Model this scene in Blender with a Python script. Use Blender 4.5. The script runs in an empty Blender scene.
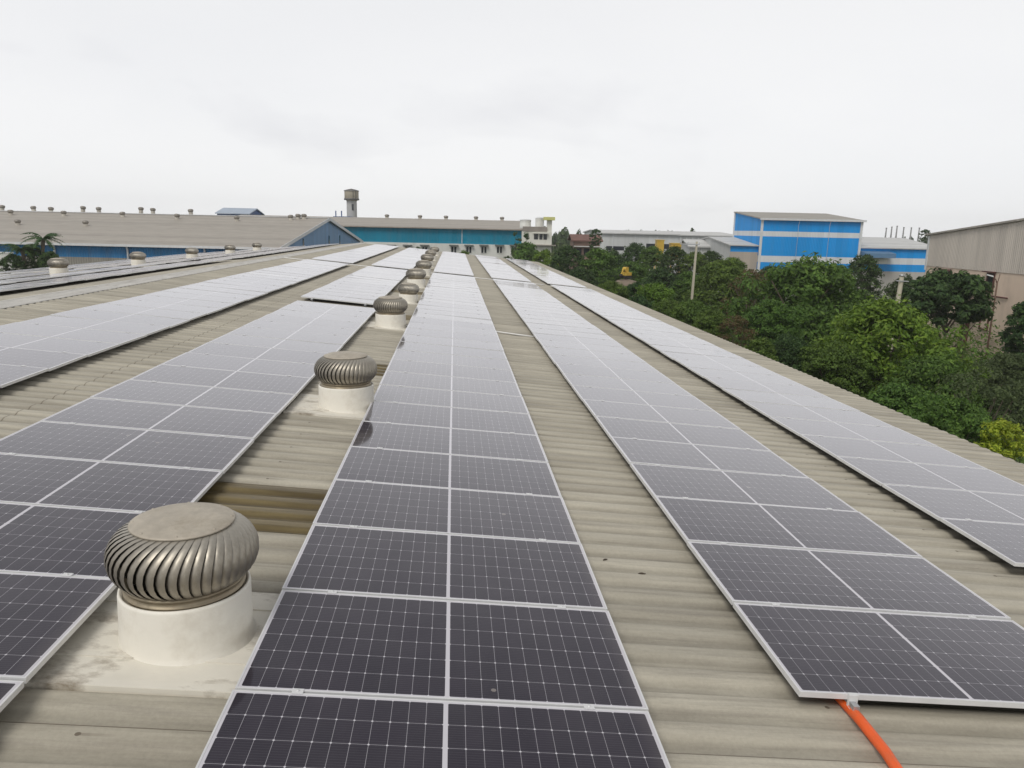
import bpy, bmesh, math, random
from mathutils import Matrix, Vector
random.seed(7)
C = bpy.context.scene.collection
SC = bpy.context.scene
PI = math.pi

# ------------------------------------------------------------------ camera, sky, sun, exposure
FPX, PITCH, YAW, ROLL = 757.25, 0.2025, 0.0787, 0.022
CAMZ = 11.3                      # ground is z = 0
cy, sy = math.cos(YAW), math.sin(YAW)
cp, sp = math.cos(PITCH), math.sin(PITCH)
cr, sr = math.cos(ROLL), math.sin(ROLL)
Rz = Matrix(((cy, -sy, 0), (sy, cy, 0), (0, 0, 1)))
M0 = Matrix(((1, 0, 0), (0, -sp, -cp), (0, cp, -sp)))
Rr = Matrix(((cr, -sr, 0), (sr, cr, 0), (0, 0, 1)))
RC = Rr @ M0 @ Rz                # world -> (right, down, forward)
cam_d = bpy.data.cameras.new('camera')
cam_d.sensor_width = 36.0
cam_d.lens = FPX / 1024 * 36.0
cam_d.clip_start = 0.05
cam_d.clip_end = 6000
cam = bpy.data.objects.new('camera', cam_d)
C.objects.link(cam)
m = Matrix((RC[0], -RC[1], -RC[2])).transposed().to_4x4()
m.translation = (0, 0, CAMZ)
cam.matrix_world = m
SC.camera = cam
RCI = RC.transposed()

SUN_EL, SUN_AZ = math.radians(52), math.radians(213)   # azimuth clockwise from +Y
w = bpy.data.worlds.new('World')
SC.world = w
w.use_nodes = True
nt = w.node_tree
nt.nodes.clear()
def N(nt, t, **k):
    n = nt.nodes.new(t)
    for a, b in k.items():
        if a == 'inp':
            for i, v in b.items():
                n.inputs[i].default_value = v
        else:
            setattr(n, a, b)
    return n
def Lk(nt, a, b): nt.links.new(a, b)
out = N(nt, 'ShaderNodeOutputWorld')
bg = N(nt, 'ShaderNodeBackground', inp={'Strength': 0.1})
sky = N(nt, 'ShaderNodeTexSky', sky_type='NISHITA', sun_disc=False, sun_elevation=SUN_EL, sun_rotation=SUN_AZ)
tc = N(nt, 'ShaderNodeTexCoord')
# the cloud deck: a layer seen from below, so its pattern is stretched towards the horizon
sepw = N(nt, 'ShaderNodeSeparateXYZ'); Lk(nt, tc.outputs['Generated'], sepw.inputs[0])
zz = N(nt, 'ShaderNodeMath', operation='MAXIMUM', inp={1: 0.0}); Lk(nt, sepw.outputs[2], zz.inputs[0])
za = N(nt, 'ShaderNodeMath', operation='ADD', inp={1: 0.3}); Lk(nt, zz.outputs[0], za.inputs[0])
dv = N(nt, 'ShaderNodeVectorMath', operation='DIVIDE'); Lk(nt, tc.outputs['Generated'], dv.inputs[0])
cmb = N(nt, 'ShaderNodeCombineXYZ')
for i in range(3): Lk(nt, za.outputs[0], cmb.inputs[i])
Lk(nt, cmb.outputs[0], dv.inputs[1])
n1 = N(nt, 'ShaderNodeTexNoise', inp={'Scale': 0.55, 'Detail': 5.0, 'Roughness': 0.5, 'Distortion': 0.25}); Lk(nt, dv.outputs[0], n1.inputs['Vector'])
r1 = N(nt, 'ShaderNodeValToRGB')
r1.color_ramp.elements[0].position = 0.3; r1.color_ramp.elements[0].color = (6.75, 6.8, 6.92, 1)
r1.color_ramp.elements[1].position = 0.62; r1.color_ramp.elements[1].color = (7.4, 7.4, 7.41, 1)
Lk(nt, n1.outputs['Fac'], r1.inputs['Fac'])
n2 = N(nt, 'ShaderNodeTexNoise', inp={'Scale': 0.95, 'Detail': 5.0, 'Roughness': 0.5, 'Distortion': 0.3}); Lk(nt, dv.outputs[0], n2.inputs['Vector'])
r2 = N(nt, 'ShaderNodeValToRGB')
r2.color_ramp.elements[0].position = 0.30; r2.color_ramp.elements[0].color = (0.88, 0.88, 0.895, 1)
r2.color_ramp.elements[1].position = 0.43; r2.color_ramp.elements[1].color = (1, 1, 1, 1)
Lk(nt, n2.outputs['Fac'], r2.inputs['Fac'])
mu = N(nt, 'ShaderNodeMix', data_type='RGBA', blend_type='MULTIPLY', inp={0: 1.0})
Lk(nt, r1.outputs[0], mu.inputs[6]); Lk(nt, r2.outputs[0], mu.inputs[7])
mx = N(nt, 'ShaderNodeMix', data_type='RGBA', inp={0: 0.96})
gr_ = N(nt, 'ShaderNodeValToRGB'); Lk(nt, zz.outputs[0], gr_.inputs['Fac'])
e_ = gr_.color_ramp.elements
e_[0].position = 0.0; e_[0].color = (1.10, 1.10, 1.10, 1)
e_[1].position = 1.0; e_[1].color = (0.47, 0.47, 0.485, 1)
for p_, c_ in ((0.14, 1.05), (0.27, 1.01), (0.40, 0.72), (0.60, 0.52), (0.80, 0.47)):
    q_ = e_.new(p_); q_.color = (c_, c_, c_*1.005, 1)
m3 = N(nt, 'ShaderNodeMix', data_type='RGBA', blend_type='MULTIPLY', inp={0: 1.0})
Lk(nt, mu.outputs[2], m3.inputs[6]); Lk(nt, gr_.outputs[0], m3.inputs[7])
Lk(nt, sky.outputs[0], mx.inputs[6]); Lk(nt, m3.outputs[2], mx.inputs[7])
Lk(nt, mx.outputs[2], bg.inputs[0]); Lk(nt, bg.outputs[0], out.inputs[0])

sd = bpy.data.lights.new('sun', 'SUN')
sd.energy = 1.5; sd.angle = math.radians(24); sd.color = (1.0, 0.97, 0.92)
sun = bpy.data.objects.new('sun', sd); C.objects.link(sun)
sdir = Vector((math.sin(SUN_AZ) * math.cos(SUN_EL), math.cos(SUN_AZ) * math.cos(SUN_EL), math.sin(SUN_EL)))
sun.rotation_euler = sdir.to_track_quat('Z', 'Y').to_euler()
vs = SC.view_settings
vs.view_transform = 'Standard'; vs.look = 'None'; vs.exposure = 0.30; vs.gamma = 1.0; vs.use_curve_mapping = False
SC.render.engine = 'CYCLES'
SC.cycles.use_denoising = True
SC.cycles.max_bounces = 6
SC.cycles.volume_bounces = 2

# ------------------------------------------------------------------ helpers
def ray(px, py):
    return RCI @ Vector(((px - 512) / FPX, (py - 384) / FPX, 1.0))
def loc(px, py, F):
    """(lateral, height) of the point seen at px,py standing F metres straight ahead of the camera"""
    d = ray(px, py)
    f = d.x * sy + d.y * cy
    l = d.x * cy - d.y * sy
    return l / f * F, CAMZ + d.z / f * F
def wpos(l, F, z=0.0):
    return Vector((l * cy + F * sy, -l * sy + F * cy, z))
def project(P):
    v = RC @ (Vector(P) - Vector((0, 0, CAMZ)))
    if v.z < 0.05: return None
    return 512 + FPX * v.x / v.z, 384 + FPX * v.y / v.z

class MB:
    def __init__(s): s.v = []; s.f = []; s.mi = []; s.sm = []
    def add(s, vs, fs, mi=0, smooth=False):
        o = len(s.v); s.v += [tuple(p) for p in vs]
        for f in fs: s.f.append(tuple(i + o for i in f)); s.mi.append(mi); s.sm.append(smooth)
        return s
    def box(s, x0, x1, y0, y1, z0, z1, mi=0):
        return s.add([(x0,y0,z0),(x1,y0,z0),(x1,y1,z0),(x0,y1,z0),(x0,y0,z1),(x1,y0,z1),(x1,y1,z1),(x0,y1,z1)],
              [(3,2,1,0),(4,5,6,7),(0,1,5,4),(1,2,6,5),(2,3,7,6),(3,0,4,7)], mi)
    def quad(s, a, b, c, d, mi=0): return s.add([a, b, c, d], [(0,1,2,3)], mi)
    def prism(s, poly, y0, y1, mi=0):
        """poly in x,z extruded along y"""
        n = len(poly)
        vs = [(x, y0, z) for x, z in poly] + [(x, y1, z) for x, z in poly]
        fs = [tuple(range(n)), tuple(range(2*n-1, n-1, -1))] + [(i, i+n, (i+1) % n + n, (i+1) % n) for i in range(n)]
        return s.add(vs, fs, mi)
    def prismx(s, poly, x0, x1, mi=0):
        """poly in y,z extruded along x"""
        n = len(poly)
        vs = [(x0, y, z) for y, z in poly] + [(x1, y, z) for y, z in poly]
        fs = [tuple(range(n-1, -1, -1)), tuple(range(n, 2*n))] + [(i, (i+1) % n, (i+1) % n + n, i+n) for i in range(n)]
        return s.add(vs, fs, mi)
    def lathe(s, prof, seg=24, c=(0,0,0), mi=0, smooth=True):
        vs = []; fs = []
        for r, z in prof:
            for k in range(seg):
                a = 2*PI*k/seg; vs.append((c[0]+r*math.cos(a), c[1]+r*math.sin(a), c[2]+z))
        for i in range(len(prof)-1):
            for k in range(seg):
                k2 = (k+1) % seg
                fs.append((i*seg+k, i*seg+k2, (i+1)*seg+k2, (i+1)*seg+k))
        return s.add(vs, fs, mi, smooth)
    def tube(s, pts, rad, seg=8, mi=0, cap=True):
        pts = [Vector(p) for p in pts]; n = len(pts)
        if not hasattr(rad, '__len__'): rad = [rad]*n
        vs = []; fs = []
        for i, p in enumerate(pts):
            t = (pts[min(i+1, n-1)] - pts[max(i-1, 0)]).normalized()
            a = t.orthogonal().normalized() if i == 0 else (a - t * a.dot(t)).normalized()
            b = t.cross(a)
            for k in range(seg):
                q = 2*PI*k/seg; vs.append(p + (a*math.cos(q) + b*math.sin(q))*rad[i])
        for i in range(n-1):
            for k in range(seg):
                k2 = (k+1) % seg; fs.append((i*seg+k, i*seg+k2, (i+1)*seg+k2, (i+1)*seg+k))
        if cap: fs += [tuple(range(seg-1, -1, -1)), tuple(range((n-1)*seg, n*seg))]
        return s.add(vs, fs, mi, True)
    def mesh(s, name, mats):
        me = bpy.data.meshes.new(name)
        me.from_pydata(s.v, [], s.f)
        if not isinstance(mats, (list, tuple)): mats = [mats]
        for q in mats: me.materials.append(q)
        me.polygons.foreach_set('material_index', s.mi)
        me.polygons.foreach_set('use_smooth', s.sm)
        me.update()
        return me
    def build(s, name, mats, parent=None, **k):
        o = bpy.data.objects.new(name, s.mesh(name, mats))
        C.objects.link(o)
        if parent is not None: o.parent = parent
        for a, b in k.items(): o[a] = b
        return o
def link(name, me, parent=None):
    o = bpy.data.objects.new(name, me); C.objects.link(o)
    if parent is not None: o.parent = parent
    return o
def tag(o, label=None, cat=None, group=None, kind=None):
    if label: o['label'] = label
    if cat: o['category'] = cat
    if group: o['group'] = group
    if kind: o['kind'] = kind
    return o
def thing(name, label, cat, at=(0,0,0), rz=0.0, group=None):
    o = bpy.data.objects.new(name, None); C.objects.link(o)
    o.location = at; o.rotation_euler = (0, 0, rz); o.empty_display_size = 0.3
    return tag(o, label, cat, group)
def copy_tree(o, parent=None):
    c = o.copy(); C.objects.link(c)
    if parent is not None: c.parent = parent; c.matrix_parent_inverse = o.matrix_parent_inverse
    for ch in list(KIDS.get(o.name, [])) or list(o.children): copy_tree(ch, c)
    return c
KIDS = {}

# ------------------------------------------------------------------ materials
def pmat(name, col, rough=0.6, metal=0.0, var=0.12, vscale=3.0, stretch=(1,1,1), bump=0.0, bscale=40.0, spec=0.5, col2=None, dirt=None, dscale=1.5, damt=0.6):
    """principled with two-scale noise colour variation, optional dirt patches and bump, in object space"""
    m = bpy.data.materials.new(name); m.use_nodes = True
    nt = m.node_tree; b = nt.nodes['Principled BSDF']
    b.inputs['Roughness'].default_value = rough; b.inputs['Metallic'].default_value = metal
    b.inputs['Specular IOR Level'].default_value = spec
    tc = N(nt, 'ShaderNodeTexCoord'); mp = N(nt, 'ShaderNodeMapping'); mp.inputs['Scale'].default_value = stretch
    Lk(nt, tc.outputs['Object'], mp.inputs[0])
    no = N(nt, 'ShaderNodeTexNoise', inp={'Scale': vscale, 'Detail': 6.0, 'Roughness': 0.6}); Lk(nt, mp.outputs[0], no.inputs['Vector'])
    rp = N(nt, 'ShaderNodeValToRGB')
    c2 = col2 or tuple(min(1, c*(1+var)) for c in col)
    c1 = tuple(c*(1-var) for c in col)
    rp.color_ramp.elements[0].position = 0.3; rp.color_ramp.elements[0].color = (*c1, 1)
    rp.color_ramp.elements[1].position = 0.7; rp.color_ramp.elements[1].color = (*c2, 1)
    Lk(nt, no.outputs['Fac'], rp.inputs['Fac'])
    last = rp.outputs[0]
    if dirt:
        nd = N(nt, 'ShaderNodeTexNoise', inp={'Scale': dscale, 'Detail': 8.0, 'Roughness': 0.7}); Lk(nt, mp.outputs[0], nd.inputs['Vector'])
        rd = N(nt, 'ShaderNodeMapRange', inp={1: 0.5, 2: 0.72, 3: 0.0, 4: damt}); Lk(nt, nd.outputs['Fac'], rd.inputs[0])
        mx = N(nt, 'ShaderNodeMix', data_type='RGBA', inp={7: (*dirt, 1)}); Lk(nt, rd.outputs[0], mx.inputs[0]); Lk(nt, last, mx.inputs[6])
        last = mx.outputs[2]
    Lk(nt, last, b.inputs['Base Color'])
    if bump:
        nb = N(nt, 'ShaderNodeTexNoise', inp={'Scale': bscale, 'Detail': 4.0}); Lk(nt, tc.outputs['Object'], nb.inputs['Vector'])
        bp = N(nt, 'ShaderNodeBump', inp={'Strength': bump, 'Distance': 0.02}); Lk(nt, nb.outputs['Fac'], bp.inputs['Height']); Lk(nt, bp.outputs[0], b.inputs['Normal'])
    return m

def cladding(name, bands, rough=0.55, rib=0.3, axis=0, dirt=(0.2,0.18,0.15), damt=0.3):
    """profiled sheet cladding painted in horizontal bands; bands = [(z_from, colour), ...] rising; vertical ribs along the wall as bump"""
    m = bpy.data.materials.new(name); m.use_nodes = True
    nt = m.node_tree; b = nt.nodes['Principled BSDF']; b.inputs['Roughness'].default_value = rough; b.inputs['Specular IOR Level'].default_value = 0.2
    tc = N(nt, 'ShaderNodeTexCoord'); sx = N(nt, 'ShaderNodeSeparateXYZ'); Lk(nt, tc.outputs['Object'], sx.inputs[0])
    last = None
    for i, (z, c) in enumerate(bands):
        if last is None:
            rgb = N(nt, 'ShaderNodeRGB'); rgb.outputs[0].default_value = (*c, 1); last = rgb.outputs[0]; continue
        g = N(nt, 'ShaderNodeMath', operation='GREATER_THAN', inp={1: z}); Lk(nt, sx.outputs[2], g.inputs[0])
        mx = N(nt, 'ShaderNodeMix', data_type='RGBA', inp={7: (*c, 1)}); Lk(nt, g.outputs[0], mx.inputs[0]); Lk(nt, last, mx.inputs[6]); last = mx.outputs[2]
    mp = N(nt, 'ShaderNodeMapping'); mp.inputs['Scale'].default_value = (1.2, 1.2, 0.12); Lk(nt, tc.outputs['Object'], mp.inputs[0])
    no = N(nt, 'ShaderNodeTexNoise', inp={'Scale': 1.0, 'Detail': 8.0, 'Roughness': 0.65}); Lk(nt, mp.outputs[0], no.inputs['Vector'])
    rd = N(nt, 'ShaderNodeMapRange', inp={1: 0.45, 2: 0.75, 3: 0.0, 4: damt}); Lk(nt, no.outputs['Fac'], rd.inputs[0])
    mx = N(nt, 'ShaderNodeMix', data_type='RGBA', inp={7: (*dirt, 1)}); Lk(nt, rd.outputs[0], mx.inputs[0]); Lk(nt, last, mx.inputs[6])
    # sheet to sheet tone
    dvs = N(nt, 'ShaderNodeMath', operation='DIVIDE', inp={1: 1.05}); Lk(nt, sx.outputs[axis], dvs.inputs[0])
    fl = N(nt, 'ShaderNodeMath', operation='FLOOR'); Lk(nt, dvs.outputs[0], fl.inputs[0])
    wn = N(nt, 'ShaderNodeTexWhiteNoise', noise_dimensions='1D'); Lk(nt, fl.outputs[0], wn.inputs['W'])
    mr = N(nt, 'ShaderNodeMapRange', inp={3: 0.92, 4: 1.06}); Lk(nt, wn.outputs['Value'], mr.inputs[0])
    hs = N(nt, 'ShaderNodeHueSaturation'); Lk(nt, mx.outputs[2], hs.inputs['Color']); Lk(nt, mr.outputs[0], hs.inputs['Value'])
    Lk(nt, hs.outputs[0], b.inputs['Base Color'])
    mm = N(nt, 'ShaderNodeMath', operation='MULTIPLY', inp={1: 2*PI/0.25}); Lk(nt, sx.outputs[axis], mm.inputs[0])
    sn = N(nt, 'ShaderNodeMath', operation='SINE'); Lk(nt, mm.outputs[0], sn.inputs[0])
    bp = N(nt, 'ShaderNodeBump', inp={'Strength': rib, 'Distance': 0.03}); Lk(nt, sn.outputs[0], bp.inputs['Height']); Lk(nt, bp.outputs[0], b.inputs['Normal'])
    return m

def roof_mat(name, c_lo, c_hi, stain, pan, pitch=None, rough=0.62):
    """weathered sheet roof: u = down slope (x), v = along the ridge (y)"""
    m = bpy.data.materials.new(name); m.use_nodes = True
    nt = m.node_tree; b = nt.nodes['Principled BSDF']; b.inputs['Roughness'].default_value = rough; b.inputs['Specular IOR Level'].default_value = 0.35
    tc = N(nt, 'ShaderNodeTexCoord'); sx = N(nt, 'ShaderNodeSeparateXYZ'); Lk(nt, tc.outputs['Object'], sx.inputs[0])
    mp = N(nt, 'ShaderNodeMapping'); mp.inputs['Scale'].default_value = (0.35, 2.6, 1.0); Lk(nt, tc.outputs['Object'], mp.inputs[0])
    no = N(nt, 'ShaderNodeTexNoise', inp={'Scale': 1.3, 'Detail': 9.0, 'Roughness': 0.68}); Lk(nt, mp.outputs[0], no.inputs['Vector'])
    rp = N(nt, 'ShaderNodeValToRGB')
    rp.color_ramp.elements[0].position = 0.32; rp.color_ramp.elements[0].color = (*c_lo, 1)
    rp.color_ramp.elements[1].position = 0.64; rp.color_ramp.elements[1].color = (*c_hi, 1)
    Lk(nt, no.outputs['Fac'], rp.inputs['Fac'])
    # streaks running down the slope
    mp2 = N(nt, 'ShaderNodeMapping'); mp2.inputs['Scale'].default_value = (0.5, 11.0, 1.0); Lk(nt, tc.outputs['Object'], mp2.inputs[0])
    n2 = N(nt, 'ShaderNodeTexNoise', inp={'Scale': 1.0, 'Detail': 7.0, 'Roughness': 0.7}); Lk(nt, mp2.outputs[0], n2.inputs['Vector'])
    rd = N(nt, 'ShaderNodeMapRange', inp={1: 0.5, 2: 0.74, 3: 0.0, 4: 0.75}); Lk(nt, n2.outputs['Fac'], rd.inputs[0])
    mx = N(nt, 'ShaderNodeMix', data_type='RGBA', inp={7: (*stain, 1)}); Lk(nt, rd.outputs[0], mx.inputs[0]); Lk(nt, rp.outputs[0], mx.inputs[6])
    last = mx.outputs[2]
    # darker colour in the pans of the sheet, patchy
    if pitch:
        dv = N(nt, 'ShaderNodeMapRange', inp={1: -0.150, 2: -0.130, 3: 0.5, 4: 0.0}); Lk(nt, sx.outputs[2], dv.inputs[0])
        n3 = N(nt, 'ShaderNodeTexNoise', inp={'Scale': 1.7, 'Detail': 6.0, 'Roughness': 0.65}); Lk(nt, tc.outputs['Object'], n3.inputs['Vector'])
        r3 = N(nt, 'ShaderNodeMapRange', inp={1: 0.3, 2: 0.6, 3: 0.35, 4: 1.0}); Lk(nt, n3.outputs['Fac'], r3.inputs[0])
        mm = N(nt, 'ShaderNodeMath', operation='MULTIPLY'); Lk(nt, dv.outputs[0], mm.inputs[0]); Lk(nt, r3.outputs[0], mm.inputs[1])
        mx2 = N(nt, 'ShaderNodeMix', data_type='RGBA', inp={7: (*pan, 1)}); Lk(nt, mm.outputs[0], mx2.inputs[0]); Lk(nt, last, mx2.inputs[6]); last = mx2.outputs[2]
    if pitch:
        def MM(op, a, bv=None):
            n = N(nt, 'ShaderNodeMath', operation=op)
            for i, q in enumerate((a, bv)):
                if q is None: continue
                if isinstance(q, (int, float)): n.inputs[i].default_value = q
                else: Lk(nt, q, n.inputs[i])
            return n.outputs[0]
        # rows of fixing screws on the crests with rust bled down slope, side laps, end laps
        fu = MM('FLOORED_MODULO', MM('ADD', sx.outputs[0], 100.55), 1.4); fv = MM('SUBTRACT', MM('FLOORED_MODULO', sx.outputs[1], 2*pitch), 0.46*pitch)
        du2 = MM('SUBTRACT', fu, 0.7)
        dd_ = MM('SQRT', MM('ADD', MM('MULTIPLY', du2, du2), MM('MULTIPLY', fv, fv)))
        screw = MM('MULTIPLY', MM('LESS_THAN', dd_, 0.015), 0.85)
        bleed = MM('MULTIPLY', MM('MULTIPLY', MM('LESS_THAN', MM('ABSOLUTE', fv), 0.010), MM('GREATER_THAN', du2, 0.0)), MM('MAXIMUM', 0.0, MM('SUBTRACT', 0.45, MM('MULTIPLY', du2, 2.2))))
        side = MM('MULTIPLY', MM('LESS_THAN', MM('ABSOLUTE', MM('SUBTRACT', MM('FLOORED_MODULO', sx.outputs[1], 4*pitch), 0.80*pitch)), 0.005), 0.7)
        endl = MM('MULTIPLY', MM('LESS_THAN', MM('ABSOLUTE', MM('SUBTRACT', MM('FLOORED_MODULO', MM('ADD', sx.outputs[0], 103.1), 5.6), 2.8)), 0.007), 0.7)
        mk = MM('MAXIMUM', MM('MAXIMUM', screw, bleed), MM('MAXIMUM', side, endl))
        mx5 = N(nt, 'ShaderNodeMix', data_type='RGBA', inp={7: (0.11, 0.085, 0.06, 1)}); Lk(nt, mk, mx5.inputs[0]); Lk(nt, last, mx5.inputs[6]); last = mx5.outputs[2]
    # sheet to sheet tone
    dvs = N(nt, 'ShaderNodeMath', operation='DIVIDE', inp={1: 1.12}); Lk(nt, sx.outputs[1], dvs.inputs[0])
    fl = N(nt, 'ShaderNodeMath', operation='FLOOR'); Lk(nt, dvs.outputs[0], fl.inputs[0])
    wn = N(nt, 'ShaderNodeTexWhiteNoise', noise_dimensions='1D'); Lk(nt, fl.outputs[0], wn.inputs['W'])
    mr = N(nt, 'ShaderNodeMapRange', inp={3: 0.90, 4: 1.08}); Lk(nt, wn.outputs['Value'], mr.inputs[0])
    hs = N(nt, 'ShaderNodeHueSaturation'); Lk(nt, last, hs.inputs['Color']); Lk(nt, mr.outputs[0], hs.inputs['Value'])
    # fine speckle of dust and lichen
    n4 = N(nt, 'ShaderNodeTexNoise', inp={'Scale': 38.0, 'Detail': 5.0, 'Roughness': 0.8}); Lk(nt, tc.outputs['Object'], n4.inputs['Vector'])
    r4 = N(nt, 'ShaderNodeMapRange', inp={1: 0.35, 2: 0.65, 3: 0.92, 4: 1.06}); Lk(nt, n4.outputs['Fac'], r4.inputs[0])
    hs2 = N(nt, 'ShaderNodeHueSaturation'); Lk(nt, hs.outputs[0], hs2.inputs['Color']); Lk(nt, r4.outputs[0], hs2.inputs['Value'])
    Lk(nt, hs2.outputs[0], b.inputs['Base Color'])
    bp = N(nt, 'ShaderNodeBump', inp={'Strength': 0.25, 'Distance': 0.006}); Lk(nt, n4.outputs['Fac'], bp.inputs['Height']); Lk(nt, bp.outputs[0], b.inputs['Normal'])
    return m

PL, PW, PP = 2.278, 1.134, 1.154        # panel length (across), width (along the ridge), row pitch
def panel_mat():
    m = bpy.data.materials.new('solar_cells'); m.use_nodes = True
    nt = m.node_tree; b = nt.nodes['Principled BSDF']
    tc = N(nt, 'ShaderNodeTexCoord'); sx = N(nt, 'ShaderNodeSeparateXYZ'); Lk(nt, tc.outputs['UV'], sx.inputs[0])
    def M(op, a, bv=None, c=None):
        n = N(nt, 'ShaderNodeMath', operation=op)
        for i, q in enumerate((a, bv, c)):
            if q is None: continue
            if isinstance(q, (int, float)): n.inputs[i].default_value = q
            else: Lk(nt, q, n.inputs[i])
        return n.outputs[0]
    # uv is in metres measured from the panel's centre
    X, Y = sx.outputs[0], sx.outputs[1]
    cw, ch = 0.0917, 0.1817
    ax = M('ABSOLUTE', X)
    hx = M('SUBTRACT', ax, 0.012)                       # each half starts 12 mm from the centre line
    inx = M('MULTIPLY', M('GREATER_THAN', hx, 0.0), M('LESS_THAN', hx, 12*cw))
    iny = M('LESS_THAN', M('ABSOLUTE', Y), 3*ch)
    incell = M('MULTIPLY', inx, iny)
    dx = M('PINGPONG', hx, cw/2)                        # distance to the nearest cell boundary
    dy = M('PINGPONG', M('ADD', Y, 3*ch), ch/2)
    lx = M('LESS_THAN', dx, 0.0011); ly = M('LESS_THAN', dy, 0.0013)
    dm = M('LESS_THAN', M('ADD', dx, dy), 0.0075)
    line = M('MAXIMUM', M('MULTIPLY', M('MAXIMUM', lx, ly), 0.58), dm)
    white = M('MAXIMUM', M('SUBTRACT', 1.0, incell), line)
    bus = M('LESS_THAN', M('PINGPONG', M('ADD', Y, 3*ch + ch/20), ch/20), 0.0006)
    oi = N(nt, 'ShaderNodeObjectInfo')
    gn = N(nt, 'ShaderNodeTexNoise', inp={'Scale': 2.2, 'Detail': 5.0, 'Roughness': 0.6})
    geo = N(nt, 'ShaderNodeNewGeometry'); Lk(nt, geo.outputs['Position'], gn.inputs['Vector'])
    # cell tone differs a little from cell to cell
    ci = M('FLOOR', M('DIVIDE', X, cw)); cj = M('FLOOR', M('DIVIDE', Y, ch))
    wn = N(nt, 'ShaderNodeTexWhiteNoise', noise_dimensions='3D'); cb = N(nt, 'ShaderNodeCombineXYZ')
    Lk(nt, ci, cb.inputs[0]); Lk(nt, cj, cb.inputs[1]); Lk(nt, oi.outputs['Random'], cb.inputs[2]); Lk(nt, cb.outputs[0], wn.inputs['Vector'])
    cell = N(nt, 'ShaderNodeMix', data_type='RGBA', inp={6: (0.0060, 0.0040, 0.0125, 1), 7: (0.0105, 0.0070, 0.0175, 1)}); Lk(nt, wn.outputs['Value'], cell.inputs[0])
    c1 = N(nt, 'ShaderNodeMix', data_type='RGBA', inp={7: (0.10, 0.10, 0.11, 1)}); Lk(nt, M('MULTIPLY', bus, 0.6), c1.inputs[0]); Lk(nt, cell.outputs[2], c1.inputs[6])
    c2 = N(nt, 'ShaderNodeMix', data_type='RGBA', inp={7: (0.58, 0.58, 0.60, 1)}); Lk(nt, white, c2.inputs[0]); Lk(nt, c1.outputs[2], c2.inputs[6])
    # dust film: patchy, and heavier along the lower (down slope) edge of each panel
    d0 = N(nt, 'ShaderNodeMapRange', inp={1: 0.35, 2: 0.75, 3: 0.001, 4: 0.02}); Lk(nt, gn.outputs['Fac'], d0.inputs[0])
    edge = N(nt, 'ShaderNodeMapRange', inp={1: 1.02, 2: 1.13, 3: 0.0, 4: 0.09}); Lk(nt, X, edge.inputs[0])
    ds = M('ADD', M('ADD', d0.outputs[0], edge.outputs[0]), M('MULTIPLY', oi.outputs['Random'], 0.01))
    vsp = N(nt, 'ShaderNodeTexVoronoi', inp={'Scale': 1.6}); Lk(nt, geo.outputs['Position'], vsp.inputs['Vector'])
    spot = M('MULTIPLY', M('LESS_THAN', vsp.outputs['Distance'], 0.035), 0.5)      # bird droppings and mud drops
    c3 = N(nt, 'ShaderNodeMix', data_type='RGBA', inp={7: (0.36, 0.33, 0.29, 1)}); Lk(nt, M('MAXIMUM', ds, spot), c3.inputs[0]); Lk(nt, c2.outputs[2], c3.inputs[6])
    Lk(nt, c3.outputs[2], b.inputs['Base Color'])
    rr = N(nt, 'ShaderNodeMapRange', inp={1: 0.3, 2: 0.7, 3: 0.06, 4: 0.10}); Lk(nt, gn.outputs['Fac'], rr.inputs[0]); Lk(nt, rr.outputs[0], b.inputs['Roughness'])
    # two low-index surfaces, as on anti-reflection glass over the cells: dark seen from above, mirror-like at a grazing look
    b.inputs['IOR'].default_value = 1.24
    b.inputs['Specular Tint'].default_value = (0.96, 0.80, 1.0, 1)
    b.inputs['Coat Weight'].default_value = 1.0; b.inputs['Coat IOR'].default_value = 1.31; b.inputs['Coat Tint'].default_value = (1.0, 0.98, 1.0, 1); b.inputs['Coat Roughness'].default_value = 0.07
    b.inputs['Sheen Weight'].default_value = 0.05; b.inputs['Sheen Roughness'].default_value = 0.22; b.inputs['Sheen Tint'].default_value = (0.9,0.9,1,1)
    b.inputs['Specular IOR Level'].default_value = 0.5
    # a thin film of dust covers more of what is seen the flatter one looks across it: 1 - exp(-t / cos)
    dt = N(nt, 'ShaderNodeVectorMath', operation='DOT_PRODUCT'); Lk(nt, geo.outputs['Incoming'], dt.inputs[0]); Lk(nt, geo.outputs['Normal'], dt.inputs[1])
    cs_ = M('MAXIMUM', M('ABSOLUTE', dt.outputs['Value']), 0.01)
    tau = N(nt, 'ShaderNodeMapRange', inp={1: 0.3, 2: 0.75, 3: 0.003, 4: 0.011}); Lk(nt, gn.outputs['Fac'], tau.inputs[0])
    cov = M('SUBTRACT', 1.0, M('EXPONENT', M('MULTIPLY', M('DIVIDE', M('ADD', tau.outputs[0], M('MULTIPLY', oi.outputs['Random'], 0.008)), cs_), -1.0)))
    dd = N(nt, 'ShaderNodeBsdfDiffuse'); dd.inputs['Color'].default_value = (0.60, 0.59, 0.63, 1)
    ms = N(nt, 'ShaderNodeMixShader'); Lk(nt, cov, ms.inputs[0]); Lk(nt, b.outputs[0], ms.inputs[1]); Lk(nt, dd.outputs[0], ms.inputs[2])
    Lk(nt, ms.outputs[0], nt.nodes['Material Output'].inputs['Surface'])
    return m

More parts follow.
